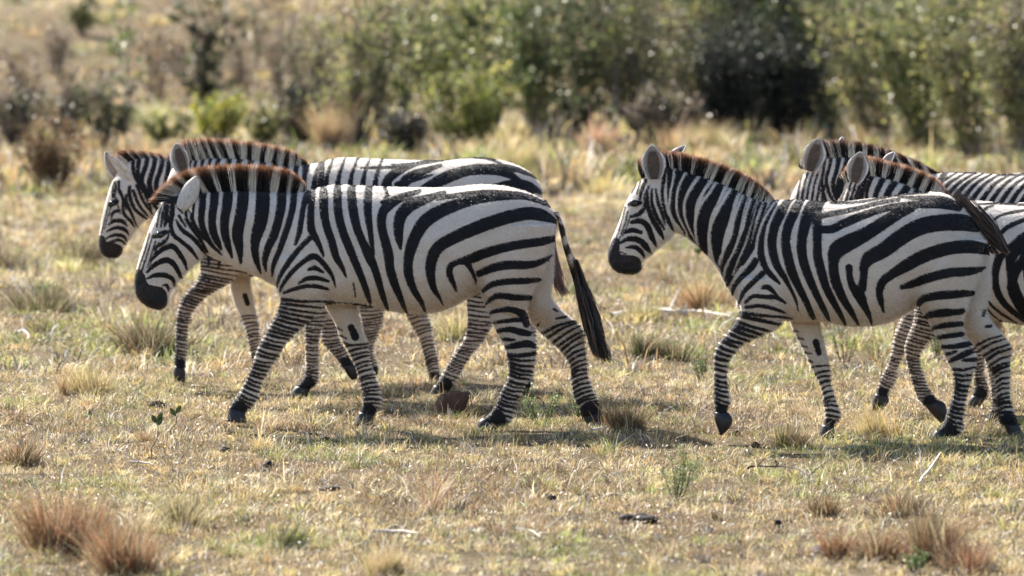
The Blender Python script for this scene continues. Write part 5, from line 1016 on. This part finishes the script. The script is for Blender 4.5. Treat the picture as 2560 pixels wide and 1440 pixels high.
# clod, stones and dung
lump(1136, 1036, 74, 62, 'reddish brown clod of earth on the grass beneath the front left zebra\'s belly', 1, (0.085, 0.050, 0.036), 'earth_clod', 'clod', 1, rough=0.5, boxy=True)
BK = (0.022, 0.017, 0.019)
for k, (x, y, w_, h, col, lab, nm, ct) in enumerate([
 (1588, 1306, 100, 26, BK, 'widest black dung pile, below the lone shrublet', 'dung_pile', 'dung'),
 (674, 1176, 34, 26, BK, 'black dung lump below the leading forehoof of the front left zebra', 'dung_pile', 'dung'),
 (1380, 1250, 28, 18, BK, 'small dark dung lump left of the widest pile', 'dung_pile', 'dung'),
 (1530, 1246, 34, 16, (0.30, 0.22, 0.16), 'small pale brown stone above the widest dung pile', 'stone', 'stone'),
 (1938, 1168, 26, 16, (0.05, 0.03, 0.025), 'small brown dung lump just above the dark fallen twig', 'dung_pile', 'dung'),
 (1943, 1318, 24, 24, BK, 'round black dung ball at the right, under the dark twig', 'dung_pile', 'dung'),
 (2048, 1384, 56, 20, (0.10, 0.075, 0.08), 'pinkish grey stone with dark top at the lower right', 'stone', 'stone'),
 (1890, 1118, 26, 14, BK, 'tiny black dung lump right of the lifted foreleg of the right leader', 'dung_pile', 'dung'),
 (1842, 1090, 28, 16, (0.06, 0.035, 0.03), 'tiny brown dung lump beside the lifted hoof of the right leader', 'dung_pile', 'dung'),
 (2040, 1276, 70, 20, (0.05, 0.045, 0.035), 'flat dark dung patch right of the long fallen twig', 'dung_pile', 'dung'),
 (2285, 1292, 44, 20, (0.04, 0.035, 0.03), 'dark dung lump above the joined rust tufts', 'dung_pile', 'dung'),
 (828, 1226, 60, 14, (0.06, 0.05, 0.04), 'flat dark dung patch left of the orange stalks', 'dung_pile', 'dung'),
 (985, 1330, 60, 16, (0.04, 0.038, 0.03), 'dark dung lump just above the grey stick', 'dung_pile', 'dung'),
 (390, 1018, 44, 18, (0.06, 0.04, 0.03), 'brown dung lump above the dark leaved seedling', 'dung_pile', 'dung'),
 (560, 1130, 40, 14, (0.05, 0.04, 0.03), 'flat brown dung lump under the leading forehoof of the front left zebra', 'dung_pile', 'dung'),
 (815, 1104, 36, 12, (0.05, 0.045, 0.035), 'flat dark dung lump left of the front left zebra\'s shadow', 'dung_pile', 'dung')]):
    lump(x, y, w_, h, lab, 300+k, col, nm, ct, 1 if nm == 'stone' else 7, group='dung on the grass' if ct == 'dung' else None)
# sticks
stick([(1528, 800), (1580, 792), (1640, 786), (1700, 790), (1760, 790), (1828, 800)], 0.022, 'long bleached branch lying behind the space between the two groups', 1, (0.62, 0.57, 0.50), 4, 'fallen_branch', 'branch', 0.03)
stick([(1870, 1196), (1890, 1192), (1930, 1194), (1975, 1196), (2010, 1208), (2040, 1226)], 0.006, 'long dark bowed twig on the grass right of the lone shrublet', 2, (0.06, 0.045, 0.04), 4, 'fallen_branch', 'branch', 0.05)
stick([(930, 1346), (965, 1343), (1000, 1345), (1050, 1352)], 0.011, 'grey weathered stick lying near the bottom, left of centre', 3, (0.42, 0.38, 0.36), 0, lift=0.03)
stick([(325, 1166), (350, 1166), (385, 1170)], 0.007, 'pale stick at the foot of the dark leaved seedling', 4, (0.50, 0.45, 0.40), 1, lift=0.02)
stick([(395, 890), (430, 868), (470, 835)], 0.006, 'thin bleached stick by the lifted foreleg of the small zebra', 5, (0.66, 0.62, 0.55), 1, lift=0.05, up=np.array([0, .05, .10]))
stick([(225, 934), (250, 936), (275, 940)], 0.008, 'short dark stick at the left, below the small zebra\'s raised hoof line', 6, (0.10, 0.08, 0.07), 1, lift=0.02)
stick([(40, 850), (60, 842), (76, 852), (78, 862)], 0.008, 'curved white stick near the left edge', 7, (0.75, 0.72, 0.68), 1, lift=0.05)
stick([(2300, 1215), (2330, 1190), (2352, 1172)], 0.006, 'slanting pale stick right of centre in the right foreground', 8, (0.68, 0.64, 0.58), 1, lift=0.02, up=np.array([0, .03, .06]))
stick([(1480, 1082), (1500, 1080), (1512, 1081)], 0.007, 'short pale stick under the trailing hoof of the front left zebra', 9, (0.65, 0.6, 0.55), 0, lift=0.02)
stick([(566, 1064), (590, 1063), (606, 1065)], 0.006, 'short white stick in front of the leading forehoof of the front left zebra', 10, (0.8, 0.76, 0.7), 0, lift=0.03)
stick([(1290, 1335), (1330, 1340), (1360, 1352)], 0.006, 'pale crooked twig at the bottom, right of the grey stick', 11, (0.66, 0.6, 0.54), 3, lift=0.02)
